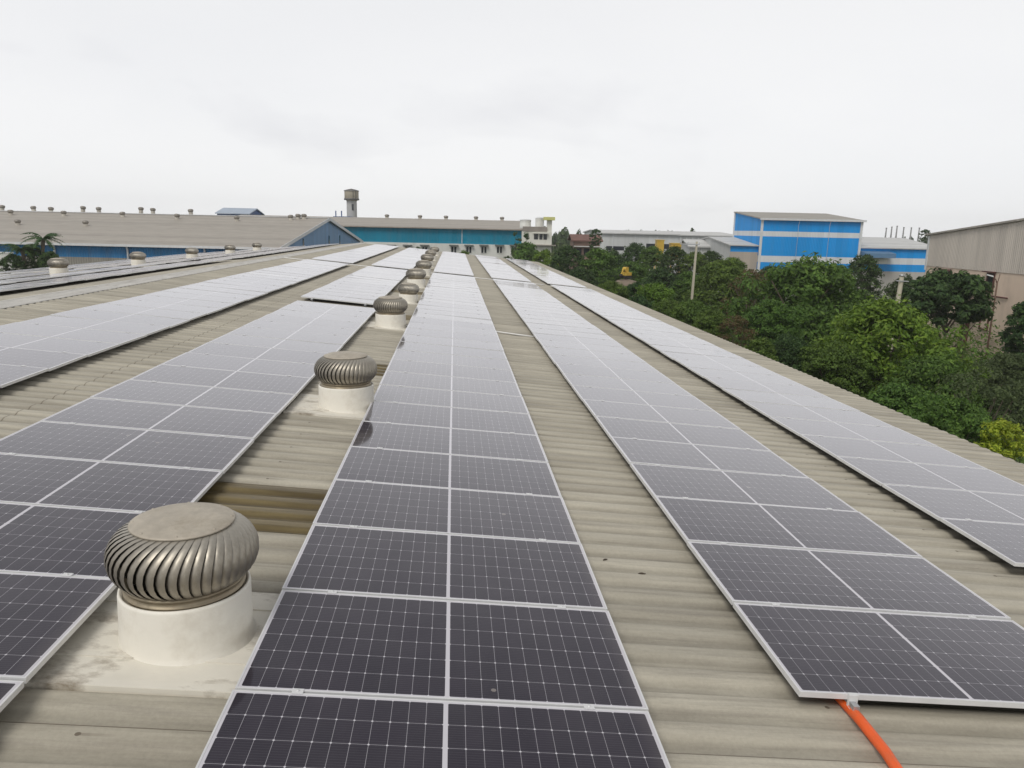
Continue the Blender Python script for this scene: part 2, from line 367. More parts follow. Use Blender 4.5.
M_ROOF = roof_mat('weathered_roof_sheet', (0.33,0.30,0.24), (0.485,0.45,0.365), (0.205,0.185,0.155), (0.205,0.185,0.145), pitch=0.28)
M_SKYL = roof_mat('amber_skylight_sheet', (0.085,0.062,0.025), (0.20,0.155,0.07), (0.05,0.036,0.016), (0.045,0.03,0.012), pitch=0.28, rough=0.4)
M_RIDGE = pmat('ridge_cap_sheet', (0.50,0.48,0.44), 0.55, 0, 0.18, 2.0, (3,0.6,1), dirt=(0.25,0.22,0.17), dscale=3)
M_CELL = panel_mat()
M_ALU = pmat('anodised_frame', (0.70,0.70,0.70), 0.42, 0.2, 0.06, 6, bump=0.03)
M_GALV = pmat('galvanised_steel', (0.5,0.51,0.52), 0.42, 0.75, 0.15, 20)
M_BLACK = pmat('black_backsheet', (0.03,0.03,0.03), 0.6)
M_STEEL = pmat('tarnished_vent_steel', (0.42,0.39,0.335), 0.45, 0.75, 0.22, 7, (1,1,0.5), bump=0.05, bscale=25, dirt=(0.16,0.13,0.09), dscale=4, damt=0.55)
M_CAP = pmat('dusty_vent_cap', (0.44,0.395,0.325), 0.6, 0.2, 0.16, 9, bump=0.05, bscale=30, dirt=(0.25,0.21,0.15), dscale=5, damt=0.6)
M_DARK = pmat('vane_gap_shade', (0.05,0.046,0.04), 0.7)
M_RUST = pmat('dirty_vent_ring', (0.33,0.28,0.20), 0.5, 0.6, 0.25, 12, dirt=(0.15,0.10,0.06), dscale=6)
M_WHITE = pmat('cream_painted_base', (0.80,0.765,0.68), 0.5, 0, 0.04, 3, dirt=(0.45,0.38,0.28), dscale=3.5, damt=0.35, bump=0.04, bscale=30)
M_FLASH = pmat('stained_flashing', (0.70,0.665,0.58), 0.6, 0, 0.07, 3, (0.8,1.4,1), dirt=(0.19,0.145,0.095), dscale=2.9, damt=1.0, bump=0.1, bscale=14)
M_ORANGE = pmat('orange_conduit', (0.80,0.115,0.018), 0.42, 0, 0.06, 10, dirt=(0.42,0.14,0.06), dscale=9, damt=0.4)
M_PVC = pmat('white_pvc', (0.72,0.71,0.68), 0.45, 0, 0.06, 5)
M_LEAF = pmat('dead_leaf', (0.05,0.035,0.02), 0.8, 0, 0.3, 30)


# ------------------------------------------------------------------ roof geometry
S = 0.0872                               # roof slope, radians
HP = 2.547                               # camera height above the panel plane
CS, SN = math.cos(S), math.sin(S)
RU = -9.8                                # ridge, in metres up slope from below the camera
EU = 9.0                                 # eave
V0, V1 = -10.0, 81.6
def R(u, v, n=0.0):
    return Vector((u*CS + n*SN, v, CAMZ - HP - u*SN + n*CS))
XR, ZR = RU*CS, CAMZ - HP - RU*SN
def Lp(d, v, n=0.0):
    return Vector((XR - d*CS - n*SN, v, ZR - d*SN + n*CS))
CREST = -0.125
PITCHV, DEP = 0.28, 0.027
def profile(v):
    """height of the sheet at v (rounded trapezoid)"""
    t = (v / PITCHV) % 1.0
    def ss(x): x = max(0, min(1, x)); return x*x*(3-2*x)
    h = ss((t-0.10)/0.15) - ss((t-0.66)/0.17)
    return CREST - DEP*(1-h)
def sheet(u0, u1, v0, v1, dn=0.0, nu=1, sag=0.0):
    mb = MB()
    k = 10; st = PITCHV/k; n = int(round((v1-v0)/st))
    vs = []
    for i in range(n+1):
        v = v0 + i*st
        for j in range(nu+1):
            u = u0 + (u1-u0)*j/nu
            vs.append((u, v, profile(v)+dn))
    fs = []
    for i in range(n):
        for j in range(nu):
            a = i*(nu+1)+j
            fs.append((a, a+1, a+nu+2, a+nu+1))
    mb.add(vs, fs, 0, True)
    return mb

shed = thing('factory_shed', 'long factory shed with grey corrugated roof carrying the solar panels', 'factory', (0,0,0))
LEN = EU - RU
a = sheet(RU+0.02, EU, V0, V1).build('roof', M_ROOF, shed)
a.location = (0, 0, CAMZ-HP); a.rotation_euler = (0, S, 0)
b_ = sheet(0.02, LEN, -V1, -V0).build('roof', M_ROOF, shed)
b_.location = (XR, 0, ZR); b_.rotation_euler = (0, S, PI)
# ridge cap: bent sheet with scalloped lower edge closing over the corrugations
mb = MB()
for side in (0, 1):
    st = PITCHV/4; n = int((V1-V0)/st)
    P_ = R if side == 0 else (lambda u, v, n_: Lp(u - RU, v, n_))
    vs = []; fs = []
    for i in range(n+1):
        v = V0 + i*st
        for du, nn in ((0.0, CREST+0.035), (0.16, CREST+0.022), (0.44, CREST+0.014), (0.45, CREST+0.002 - (0.026 if i % 4 in (0,) else 0.0))):
            vs.append(P_(RU+du, v, nn))
    for i in range(n):
        for j in range(3):
            q = i*4+j; f = (q, q+1, q+5, q+4)
            fs.append(f if side == 0 else f[::-1])
    mb.add(vs, fs)
mb.build('ridge_cap', M_RIDGE, shed)
# walls under the roof
M_SHEDW = cladding('shed_wall_cladding', [(-1, (0.42,0.40,0.36)), (2.4, (0.40,0.42,0.44))], axis=1)
mb = MB()
xe = R(EU-0.35, 0).x; xl = Lp(LEN-0.35, 0).x
ze = R(EU-0.35, 0, CREST-0.06).z
mb.box(xe-0.2, xe, V0+0.3, V1-0.3, 0, ze)
mb.box(xl, xl+0.2, V0+0.3, V1-0.3, 0, ze)
for yy in (V0+0.3, V1-0.5):
    mb.prism([(xl+0.21,0),(xe-0.21,0),(xe-0.21,ze),(XR,ZR+CREST-0.08),(xl+0.21,ze)], yy, yy+0.2)
mb.build('wall', M_SHEDW, shed)
mb = MB()   # eave gutters
for P_ in (lambda n, d: R(EU+d, 0, n), lambda n, d: Lp(LEN+d, 0, n)):
    q = [P_(CREST-0.05, 0.01), P_(CREST-0.16, 0.01), P_(CREST-0.16, 0.15), P_(CREST-0.06, 0.15), P_(CREST-0.06, 0.165), P_(CREST-0.175, 0.165), P_(CREST-0.175, -0.005), P_(CREST-0.05, -0.005)]
    mb.prism([(p.x, p.z) for p in q], V0, V1)
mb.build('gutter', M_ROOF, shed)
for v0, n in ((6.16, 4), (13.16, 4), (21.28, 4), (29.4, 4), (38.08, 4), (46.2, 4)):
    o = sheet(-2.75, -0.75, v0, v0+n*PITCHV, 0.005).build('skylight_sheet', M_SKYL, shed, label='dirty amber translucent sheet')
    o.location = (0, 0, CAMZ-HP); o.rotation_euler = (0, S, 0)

# ------------------------------------------------------------------ solar panels
def panel_meshes():
    L2, W2, T, lip = PL/2, PW/2, 0.035, 0.010
    f = MB()
    f.box(-L2, L2, -W2, -W2+lip, -T, 0); f.box(-L2, L2, W2-lip, W2, -T, 0)
    f.box(-L2, -L2+lip, -W2+lip, W2-lip, -T, 0); f.box(L2-lip, L2, -W2+lip, W2-lip, -T, 0)
    fm = f.mesh('frame', M_ALU)
    g = MB(); x, y = L2-lip, W2-lip
    g.add([(-x,-y,-0.002),(x,-y,-0.002),(x,y,-0.002),(-x,y,-0.002)], [(0,1,2,3)], 0)
    g.add([(-x,-y,-0.008),(x,-y,-0.008),(x,y,-0.008),(-x,y,-0.008)], [(3,2,1,0)], 1)
    gm = g.mesh('glass', [M_CELL, M_BLACK])
    uv = gm.uv_layers.new(name='UVMap')
    for lp_ in gm.loops:
        p = gm.vertices[lp_.vertex_index].co; uv.data[lp_.index].uv = (p.x, p.y)
    c = MB(); gp = (PP-PW)
    c.box(-0.03, 0.03, -0.012, gp+0.012, 0.001, 0.005); c.box(-0.03, 0.03, 0.002, gp-0.002, -0.05, 0.001)
    c.lathe([(0.0085,0.005),(0.0085,0.011),(0.0001,0.011)], 8, (0, gp/2, 0))
    cm = c.mesh('clamp', M_ALU)
    e = MB(); e.box(-0.03, 0.03, -0.012, 0.012, 0.001, 0.005); e.box(-0.03, 0.03, -0.016, -0.002, -0.075, 0.001)
    e.box(-0.03, 0.03, -0.045, -0.016, -0.075, -0.069); e.lathe([(0.0085,-0.069),(0.0085,-0.058),(0.0001,-0.058)], 8, (0, -0.03, 0))
    em = e.mesh('clamp', M_ALU)
    return fm, gm, cm, em
FM, GM, CM, EM = panel_meshes()
OW = ['','first','second','third','fourth','fifth','sixth','seventh','eighth','ninth','tenth','eleventh','twelfth','thirteenth','fourteenth','fifteenth','sixteenth','seventeenth','eighteenth','nineteenth']
def ordinal(n):
    if n < 20: return OW[n]
    t = {2:'twenty',3:'thirty',4:'forty'}[n//10]
    return {2:'twentieth',3:'thirtieth',4:'fortieth'}[n//10] if n % 10 == 0 else t + '-' + OW[n % 10]
# (slope side, centre, first edge, rows, wording of place)
blocks = [
 ('R', -6.795, 10.861-2*PP, 29, 'front', 'column nearest the ridge'),
 ('R', -3.358, 3.722-PP, 17, 'front', 'column left of the roof vents'),
 ('R', -3.50, 23.35, 16, 'mid', 'column left of the roof vents'),
 ('R', -0.028, 2.585, 34, 'front', 'column right of the roof vents'),
 ('R', 3.268, 3.998, 33, 'front', 'column above the orange conduit'),
 ('R', 6.497, 6.326, 31, 'front', 'column beside the right eave'),
]
for c_, w_ in ((-6.795, 'column nearest the ridge'), (-3.50, 'column left of the roof vents'), (-0.028, 'column right of the roof vents'), (3.268, 'column above the orange conduit'), (6.497, 'column beside the right eave')):
    blocks.append(('R', c_, 43.3, 31, 'far', w_))
for k_, (d_, w_) in enumerate(((3.02, 'first'), (6.40, 'second'), (9.80, 'third'), (13.10, 'fourth'), (16.30, 'fifth'))):
    blocks.append(('L', d_, 17.0, 21, 'near', w_)); blocks.append(('L', d_, 43.3, 31, 'farther', w_))
slots = []
for side, c_, v0, n, kind, word in blocks:
    for k in range(n):
        v = v0 + k*PP + PP/2 - 0.0
        P_ = R if side == 'R' else Lp
        area = 0
        q = [project(P_(c_+sx_*PL/2, v+sy_*PW/2)) for sx_, sy_ in ((-1,-1),(1,-1),(1,1),(-1,1))]
        if all(q):
            # clip roughly to the frame: mean over a sample grid
            ins = 0
            for i in range(5):
                for j in range(5):
                    p = project(P_(c_+(i/4-.5)*PL, v+(j/4-.5)*PW))
                    ins += (0 <= p[0] <= 1024 and 0 <= p[1] <= 768)
            area = abs(sum(q[i][0]*q[(i+1) % 4][1]-q[(i+1) % 4][0]*q[i][1] for i in range(4)))/2*ins/25
            if side == 'L' and c_ > 4: area *= 0.5          # mostly behind the column in front
        slots.append((area, side, c_, v, k, n, kind, word))
order = sorted(range(len(slots)), key=lambda i: -slots[i][0])
chosen = set(i for i in order[:300] if slots[i][0] > 0)
stuff = MB(); suv = []
SUFF = {'first':'first column beyond the ridge','second':'second column beyond the ridge','third':'third column beyond the ridge','fourth':'fourth column beyond the ridge','fifth':'fifth column beyond the ridge'}
jr = random.Random(3)
for i, (area, side, c_, v, k, n, kind, word) in enumerate(slots):
    P_ = R if side == 'R' else Lp
    dn = jr.uniform(-0.003, 0.003); t1, t2 = jr.gauss(0, 0.003), jr.gauss(0, 0.0045)
    du = jr.gauss(0, 0.003)
    if kind in ('far', 'farther'): t2 += 0.019 if side == 'R' else -0.019      # tilt added so the far blocks mirror sky above the buildings
    if i in chosen:
        o1 = ordinal(k+1)
        if kind == 'front': lab = f'dark solar panel, {o1} from the front in the {word}'
        elif kind == 'mid': lab = f'pale solar panel, {o1} after the small gap in the {word}'
        elif kind == 'far': lab = f'pale solar panel, {o1} past the walkway in the {word}'
        elif kind == 'near': lab = f'grey solar panel, {o1} from the left in the {SUFF[word]}'
        else: lab = f'pale solar panel, {o1} past the walkway in the {SUFF[word]}'
        p = thing('solar_panel', lab, 'solar panel', P_(c_+du, v, dn), 0, 'solar panels in columns on the shed roof')
        p.rotation_euler = (t2, S + t1, 0 if side == 'R' else PI)
        link('frame', FM, p); link('glass', GM, p)
        if v < 30 and side == 'R':
            for s_ in (-1, 1):
                if k < n-1:
                    c1 = link('clamp', CM, p); c1.location = (s_*0.80, PW/2, 0)
                if k == 0:
                    c1 = link('clamp', EM, p); c1.location = (s_*0.80, -PW/2, 0)
    else:
        for me, mi in ((FM, 0), (GM, None)):
            M_ = Matrix.Translation(P_(c_+du, v, dn)) @ Matrix.Rotation(0 if side == 'R' else PI, 4, 'Z') @ Matrix.Rotation(S+t1, 4, 'Y') @ Matrix.Rotation(t2, 4, 'X')
            for pl in me.polygons:
                stuff.add([M_ @ me.vertices[q].co for q in pl.vertices], [tuple(range(len(pl.vertices)))], 0 if mi == 0 else 1 + pl.material_index)
                suv += [(me.vertices[q].co.x, me.vertices[q].co.y) for q in pl.vertices]
so = stuff.build('solar_panels', [M_ALU, M_CELL, M_BLACK])
uvl = so.data.uv_layers.new(name='UVMap')
for lp_ in so.data.loops: uvl.data[lp_.index].uv = suv[lp_.index]
tag(so, 'farthest pale solar panels merging into thin bands at the roof end', 'solar panels', None, 'stuff')

# mounting rails under the blocks whose front ends can be seen
def rail(u, v0, v1, lab):
    t = thing('mounting_rail', lab, 'rail', R(u, v0, 0), 0, 'aluminium rails under the panels')
    t.rotation_euler = (0, S, 0)
    mb = MB(); mb.box(-0.02, 0.02, 0, v1-v0, -0.077, -0.0375); mb.build('rail_bar', M_GALV, t)
    mb = MB()
    mb.box(-0.03, 0.05, 0.06, 0.10, CREST+0.001, CREST+0.006); mb.box(0.022, 0.028, 0.06, 0.10, CREST+0.006, -0.045)
    f0 = mb.build('foot', M_GALV, t)
    q = 1.4
    while q < v1-v0-0.2:
        f1 = f0.copy(); C.objects.link(f1); f1.parent = t; f1.location = (0, q, 0); q += 1.4
rail(3.268-0.80, 3.998-0.06, 42.0, 'silver rail end above the orange conduit, left foot of the front panel')
rail(3.268+0.80, 3.998-0.06, 42.0, 'silver rail under the front panel, right of the orange conduit')
rail(-3.50-0.80, 23.35-0.10, 41.8, 'rail foot showing at the small gap, farther from the vents')
rail(-3.50+0.80, 23.35-0.10, 41.8, 'rail foot showing at the small gap, nearer the vents')

# ------------------------------------------------------------------ turbine roof vents
def vane_mesh(nv):
    """one curved vane: a bulging strip, its leading edge proud of its trailing edge"""
    mb = MB(); ns = 11
    vs = []; wd = 2*PI/nv
    for i in range(ns):
        t = i/(ns-1)
        th = math.radians(-58 + 131*t)
        z = 0.168 + 0.190*math.sin(th); r = 0.238 + 0.200*math.cos(th)
        tw = 0.75*(t-0.35)**2
        for j, (fa, dr) in enumerate(((-0.44, -0.032), (-0.12, -0.009), (0.22, 0.0), (0.60, -0.003))):
            k = math.sin(PI*t)**0.5 if 0 < t < 1 else 0.0
            an = tw + wd*fa
            rr = r + dr*(0.25+0.75*k)
            vs.append((rr*math.cos(an), rr*math.sin(an), z))
    fs = [(i*4+j, i*4+j+1, (i+1)*4+j+1, (i+1)*4+j) for i in range(ns-1) for j in range(3)]
    mb.add(vs, fs, 0, True)
    return mb.mesh('vane', M_STEEL)
VN = 44
VM = vane_mesh(VN)
def base_mesh():
    mb = MB()
    h = 0.335
    mb.lathe([(0.43,-0.04),(0.40,-0.01),(0.388,0.04),(0.384,0.15),(0.382,h-0.02),(0.378,h),(0.366,h),(0.355,h-0.03),(0.33,h-0.03),(0.33,h-0.25)], 64)
    return mb.mesh('base', M_WHITE)
BASE = base_mesh()
def ring_mesh():
    mb = MB()
    mb.lathe([(0.33,-0.03),(0.338,0.0),(0.352,0.006),(0.352,0.014),(0.342,0.018),(0.340,0.045),(0.354,0.05),(0.354,0.06),(0.34,0.066),(0.31,0.066)], 48)
    return mb.mesh('throat_ring', M_RUST)
RING = ring_mesh()
def cap_mesh():
    mb = MB()
    p = [(0.297,-0.004),(0.303,0.003),(0.298,0.010),(0.288,0.012)]
    for i in range(1, 9):
        r = 0.288*(1-i/8.0); p.append((max(r, 0.0005), 0.012+0.034*(1-(1-i/8.0)**2) + (0.006 if i % 2 else 0)))
    mb.lathe(p, 48)
    for k in range(8):
        a = 2*PI*k/8+0.2; mb.lathe([(0.009,0.008),(0.009,0.018),(0.0002,0.020)], 6, (0.280*math.cos(a), 0.280*math.sin(a), 0))
    return mb.mesh('cap', M_CAP)
CAP = cap_mesh()
def shade_shell_mesh():
    mb = MB(); mb.lathe([(0.27,0.0),(0.34,0.08),(0.375,0.18),(0.34,0.28),(0.25,0.355)], 24)  # inner shell added, coloured dark to stand for shade between the vanes
    return mb.mesh('rotor_with_shade_shell', M_DARK)
CORE = shade_shell_mesh()
def far_rotor():
    """the same rotor in one mesh for vents too far off to show single vanes"""
    mb = MB()
    cor = CORE; mb.add([v.co[:] for v in cor.vertices], [tuple(p.vertices) for p in cor.polygons], 1)
    for k in range(VN):
        a = 2*PI*k/VN; ca, sa = math.cos(a), math.sin(a)
        mb.add([(v.co.x*ca-v.co.y*sa, v.co.x*sa+v.co.y*ca, v.co.z) for v in VM.vertices], [tuple(p.vertices) for p in VM.polygons], 0, True)
    return mb.mesh('rotor_with_shade_shell', [M_STEEL, M_DARK])
FAR = far_rotor()
def flashing_mesh(u0, u1, v0, v1):
    mb = MB()
    n = CREST+0.004
    mb.box(u0, u1, v0, v1, n, n+0.003)
    mb.box(u0, u1, v0-0.07, v0, n-0.012, n+0.016)        # turned front lip
    mb.box(u0, u1, v0-0.073, v0-0.07, n-0.045, n+0.014)
    for vv in (v0+0.22, v1-0.25):
        mb.box(u0, u1, vv, vv+0.05, n+0.003, n+0.010)
    return mb.mesh('flashing', M_FLASH)
def turbine(P0, nrm_side, lab, tilt=(0,0), near=True, flash=True, spin=0.0, z0=0.0):
    t = thing('turbine_vent', lab, 'roof vent', P0, 0, 'turbine vents along the roof')
    t.rotation_euler = (tilt[0], tilt[1], 0)
    bs = link('base', BASE, t); rg = link('throat_ring', RING, t); rg.location = (0,0,0.325)
    ro = link('rotor_with_shade_shell', CORE if near else FAR, t); ro.location = (0,0,0.382); ro.rotation_euler = (0,0,spin)
    if near:
        for k in range(VN):
            q = link('vane', VM, ro); q.rotation_euler = (0,0,2*PI*k/VN)
    cpp = link('cap', CAP, t); cpp.location = (0,0,0.737)
    return t
TU = -1.61
def roofn(u, v): return R(u, v, CREST)
tl = [(4.49, 'nearest steel turbine vent on a cream base, tilted left', (0.0,0.02)),
      (10.65, 'second turbine vent from the front on its cream base', (0.0,0.0)),
      (19.5, 'third turbine vent, beside the small gap between panels', (0,0.0)),
      (26.0, 'fourth turbine vent, low squashed one just past the small gap', (0,0.03)),
      (32.8, 'fifth turbine vent from the front, well before the walkway', (0,-0.02)),
      (41.0, 'sixth turbine vent, beside the walkway across the panels', (0,0.0)),
      (50.0, 'seventh turbine vent, first one past the walkway', (0,0.02)),
      (59.0, 'eighth turbine vent, second one past the walkway', (0,-0.02)),
      (68.5, 'farthest turbine vent in the right row near the white wall', (0,0.0))]
for i, (v, lab, tt) in enumerate(tl):
    t = turbine(roofn((-1.65, -1.51, -1.61, -1.55, -1.61, -1.61, -1.75, -1.78, -1.75)[i], v), 0, lab, tt, near=i < 3, spin=0.7*i)
    if i == 3: t.scale = (0.84, 0.84, 0.84)
    fl = link('flashing', flashing_mesh(-0.75, 0.55, -0.56, 0.55), t)
    # the flashing lies on the roof even where the vent itself leans
    fl.matrix_parent_inverse = Matrix.Identity(4)
    inv = (Matrix.Rotation(tt[1], 4, 'Y') @ Matrix.Rotation(tt[0], 4, 'X')).inverted()
    fl.matrix_local = inv @ Matrix.Rotation(S, 4, 'Y') @ Matrix.Translation((0, 0, -CREST))
for i, (v, lab) in enumerate(((36.4, 'nearest turbine vent beyond the ridge, in front of the dark trees'), (45.3, 'second turbine vent beyond the ridge, in front of the blue wall'), (54.4, 'third turbine vent beyond the ridge, below the grey shed roof'), (63.5, 'fourth turbine vent beyond the ridge, where the blue wall ends'), (72.0, 'farthest turbine vent beyond the ridge, near the blue gable'))):
    turbine(Lp(8.3, v, CREST), 1, lab, (0,0), near=False, spin=i)

# ------------------------------------------------------------------ conduits and litter
pts = []
for v, u, n in ((4.6,2.43,0.0),(4.2,2.455,0.0),(3.9,2.47,0.002),(3.6,2.465,0.002),(3.3,2.43,0.0),(2.9,2.38,0.0),(2.2,2.33,0.0),(1.2,2.34,0.0),(-1,2.3,0.0)):
    pts.append(R(u, v, CREST+0.032+n))
sm = []
for i in range(len(pts)-1):
    for k in range(4): sm.append(pts[i].lerp(pts[i+1], k/4))
sm.append(pts[-1])
o = MB().tube(sm, 0.032, 16).build('conduit_pipe', M_ORANGE)
tag(o, 'bright orange conduit pipe running out from under the front solar panel', 'pipe')
o = MB().tube([R(u, 42.75, CREST+0.03+0.004*math.sin(u*3)) for u in [-9.3+0.6*i for i in range(25)]], 0.03, 8).build('conduit_pipe', M_PVC)
tag(o, 'thin white conduit running across the roof along the far walkway', 'pipe')
o = MB().tube([R(u, 20.4-0.3*(u-1.0), CREST+0.025) for u in (1.0,1.3,1.7,2.2)], 0.022, 8).build('conduit_pipe', M_PVC)
tag(o, 'short white conduit bridging the two columns right of the vents', 'pipe')
def leaf(u, v, s, rz, lab):
    mb = MB()
    pr = [(-1,0,0.0),(-0.5,0.28,0.14),(0.1,0.34,0.2),(0.7,0.2,0.12),(1.1,0,0.1),(0.7,-0.22,0.2),(0.1,-0.36,0.05),(-0.5,-0.26,0.1)]
    vs = [(x*s, y*s, 0.004+z*s) for x, y, z in pr] + [(x*s, y*s, 0.001+z*s) for x, y, z in pr]
    n = len(pr)
    mb.add(vs, [tuple(range(n)), tuple(range(2*n-1, n-1, -1))] + [(i, i+n, (i+1) % n+n, (i+1) % n) for i in range(n)])
    o = mb.build('dry_leaf', M_LEAF); o.location = R(u, v, profile(v)); o.rotation_euler = (0.1, S, rz)
    tag(o, lab, 'leaf', 'dry leaves on the roof sheets')
leaf(1.33, 6.02, 0.028, 0.6, 'small dark dry leaf on the bare roof strip, the farther one')
leaf(1.60, 5.80, 0.036, 0.1, 'small dark dry leaf on the bare roof strip, the nearer one')
# ------------------------------------------------------------------ ground
M_GROUND = pmat('scrub_ground', (0.10,0.095,0.06), 0.95, 0, 0.3, 0.25, col2=(0.055,0.085,0.03), dirt=(0.16,0.12,0.08), dscale=0.08, bump=0.3, bscale=3)
g = MB(); n = 40; E_ = 700.0
vs = []; fs = []
gr = random.Random(5)
for i in range(n+1):
    for j in range(n+1):
        vs.append((-E_+2*E_*i/n, -250+1000.0*j/n, gr.uniform(-0.25, 0.0)))
for i in range(n):
    for j in range(n):
        a = i*(n+1)+j; fs.append((a, a+n+1, a+n+2, a+1))
g.add(vs, fs, 0, True)
tag(g.build('ground', M_GROUND), kind='structure')

# ------------------------------------------------------------------ neighbouring buildings (all squared to one grid, turned a little from the shed)
def site(name, label, cat, px, py, F, group=None):
    l, z = loc(px, py, F)
    return thing(name, label, cat, wpos(l, F), -YAW, group)
def lz(px, py, F): return loc(px, py, F)
def tvent(parentless, p, lab, group, s=1.0, M1=None):
    """small turbine vent seen far off, whole in one mesh"""
    mb = MB()
    mb.lathe([(0.34,-0.5),(0.34,0.32)], 12); mb.lathe([(0.30,0.32),(0.40,0.40),(0.46,0.55),(0.42,0.70),(0.25,0.78),(0.001,0.80)], 12, mi=1)
    return mb
M_RGREY = roof_mat('old_asbestos_roof', (0.29,0.26,0.225), (0.40,0.37,0.325), (0.22,0.20,0.17), (0.2,0.2,0.2))
M_BLUEW = cladding('blue_sheet_wall', [(-1, (0.30,0.285,0.25)), (5.9, (0.30,0.285,0.25)), (7.55, (0.035,0.20,0.44))], rib=0.8)
M_GABLE = cladding('blue_grey_gable_sheet', [(-1, (0.19,0.33,0.52))], rib=0.7, axis=1)
M_TRIM = pmat('pale_trim', (0.62,0.63,0.63), 0.5, 0, 0.08, 2)
M_WALLW = pmat('white_wash_wall', (0.66,0.66,0.62), 0.7, 0, 0.08, 0.6, (1,1,0.3), dirt=(0.35,0.34,0.30), dscale=0.5, damt=0.5)
M_WIN = pmat('dark_window_glass', (0.02,0.025,0.03), 0.12, 0, 0.2, 1)
M_VENT = pmat('far_vent_metal', (0.24,0.22,0.19), 0.5, 0.3, 0.2, 3)
M_VENTB = pmat('far_vent_base', (0.48,0.45,0.39), 0.6, 0, 0.15, 3)

# left shed with the long pale roof
FE, FR, FB = 77.0, 97.6, 118.2
lc, ze_ = lz(278, 247.2, FE); _, zr_ = lz(328, 218.0, FR)
left = thing('long_shed', 'long low shed with a wide pale grey roof and a blue sheet wall', 'factory', wpos(lc, FE), -YAW)
LL = 105.0
th = math.atan2(zr_-ze_, FR-FE); hyp = math.hypot(zr_-ze_, FR-FE+0)
def plane(name, mat, parent, x0, x1, origin, rx, L, thick=0.06, kx=1):
    mb = MB(); mb.box(x0, x1, 0, L, -thick, 0)
    o = mb.build(name, mat, parent); o.location = origin; o.rotation_euler = (rx, 0, 0); return o
plane('roof', M_RGREY, left, -LL, 0.3, (0, -0.5, ze_-0.07), th, hyp+0.5)
o = MB().box(-LL, 0.3, 0, hyp+0.5, -0.06, 0).build('roof', M_RGREY, left); o.location = (0.3-LL, 2*(FR-FE)+0.5, ze_-0.07); o.rotation_euler = (th, 0, PI)
MB().box(-LL+1, 0, 0, 0.2, 0, ze_-0.12).build('wall', M_BLUEW, left)
W2 = FR-FE
MB().prismx([(0.21,0),(2*W2,0),(2*W2,ze_-0.2),(W2,zr_-0.2),(0.21,ze_-0.2)], -0.2, 0.0).build('gable', M_GABLE, left)
mb = MB()
for y0, z0, y1, z1 in ((-0.5, ze_-0.06, W2, zr_+0.0), (W2, zr_, 2*W2+0.5, ze_-0.06)):
    mb.prismx([(y0,z0-0.32),(y1,z1-0.32),(y1,z1+0.05),(y0,z0+0.05)], 0.303, 0.36)
mb.build('gable_trim', M_TRIM, left)
mb = MB().box(-LL, 0.28, -0.68, -0.5, ze_-0.26, ze_-0.03); mb.build('gutter', M_TRIM, left)
for px in (55, 128, 205):
    l, _ = lz(px, 246, FE)
    MB().tube([(l-lc, -0.3, ze_-0.25), (l-lc, -0.16, ze_-0.6), (l-lc, -0.14, 0.1)], 0.10, 8).build('downpipe', M_TRIM, left)
for yy, zz_ in ((9.0, 9.2), (21.0, 9.4), (27.0, 9.4)):
    w_ = MB().box(0.0, 0.04, yy, yy+0.5, zz_-1.0, zz_+0.5).build('vent_slot', M_WIN, left)
MB().box(-LL, 0.3, W2-0.4, W2+0.4, zr_-0.02, zr_+0.06).build('ridge_cap', M_TRIM, left)
for i, (px, py) in enumerate(((2,207),(11,212),(18,222),(34,208),(51,209),(64,213),(83,208),(86,223),(99,209),(123,214),(141,209),(153,210),(177,216),(191,211),(237,218),(291,217),(298,216),(304,216))):
    # stand each vent on the slope: march along the ray until it meets the roof plane
    best = None
    for q in range(0, 2301):
        F = FE + q*0.01; l, z = loc(px, py+3.0, F)
        if z <= ze_ + (F-FE)/(FR-FE)*(zr_-ze_): best = (l, F); break
    if best is None: best = (loc(px, py+3, FR)[0], FR)
    l, F = best
    zroof = ze_ + (F-FE)/(FR-FE)*(zr_-ze_)
    o = tvent(None, None, None, None).build('roof_vent', [M_VENTB, M_VENT]); o.location = wpos(l, F, zroof-0.05)
    o.scale = (0.75, 0.75, 0.85)
    o.rotation_euler = (0, 0.12 if i % 3 == 0 else -0.06, i)
    row = 'on the lower slope' if py > 219 else ('partway up the slope' if py > 210.5 else 'on the ridge')
    tag(o, f'small roof vent {row} of the pale shed, {ordinal(i+1)} from the left', 'roof vent', 'small vents on the long pale shed roof')

# blue roofed building peeping over that ridge
F = 165.0
x0, z1 = lz(217, 213.5, F); x1, _ = lz(249, 214.5, F); _, zt = lz(240, 209.0, F+4.5)
t = thing('blue_building', 'small blue walled building peeping over the long pale roof', 'building', wpos((x0+x1)/2, F), -YAW)
hw = (x1-x0)/2
M_BLUED = cladding('deep_blue_sheet', [(-1, (0.035,0.09,0.25))], rib=0.4)
M_PALER = pmat('pale_blue_roof', (0.36,0.42,0.50), 0.5, 0, 0.1, 0.4)
MB().box(-hw, hw, 0, 9, 0, z1-0.05).build('wall', M_BLUED, t)
MB().prismx([(0,z1),(4.5,zt),(9,z1)], hw-0.1, hw).build('gable', M_BLUED, t)
mb = MB(); mb.prismx([(-0.4,z1-0.04),(4.5,zt),(9.4,z1-0.04),(9.4,z1+0.14),(4.5,zt+0.2),(-0.4,z1+0.14)], -hw-0.3, hw+0.3); mb.build('roof', M_PALER, t)

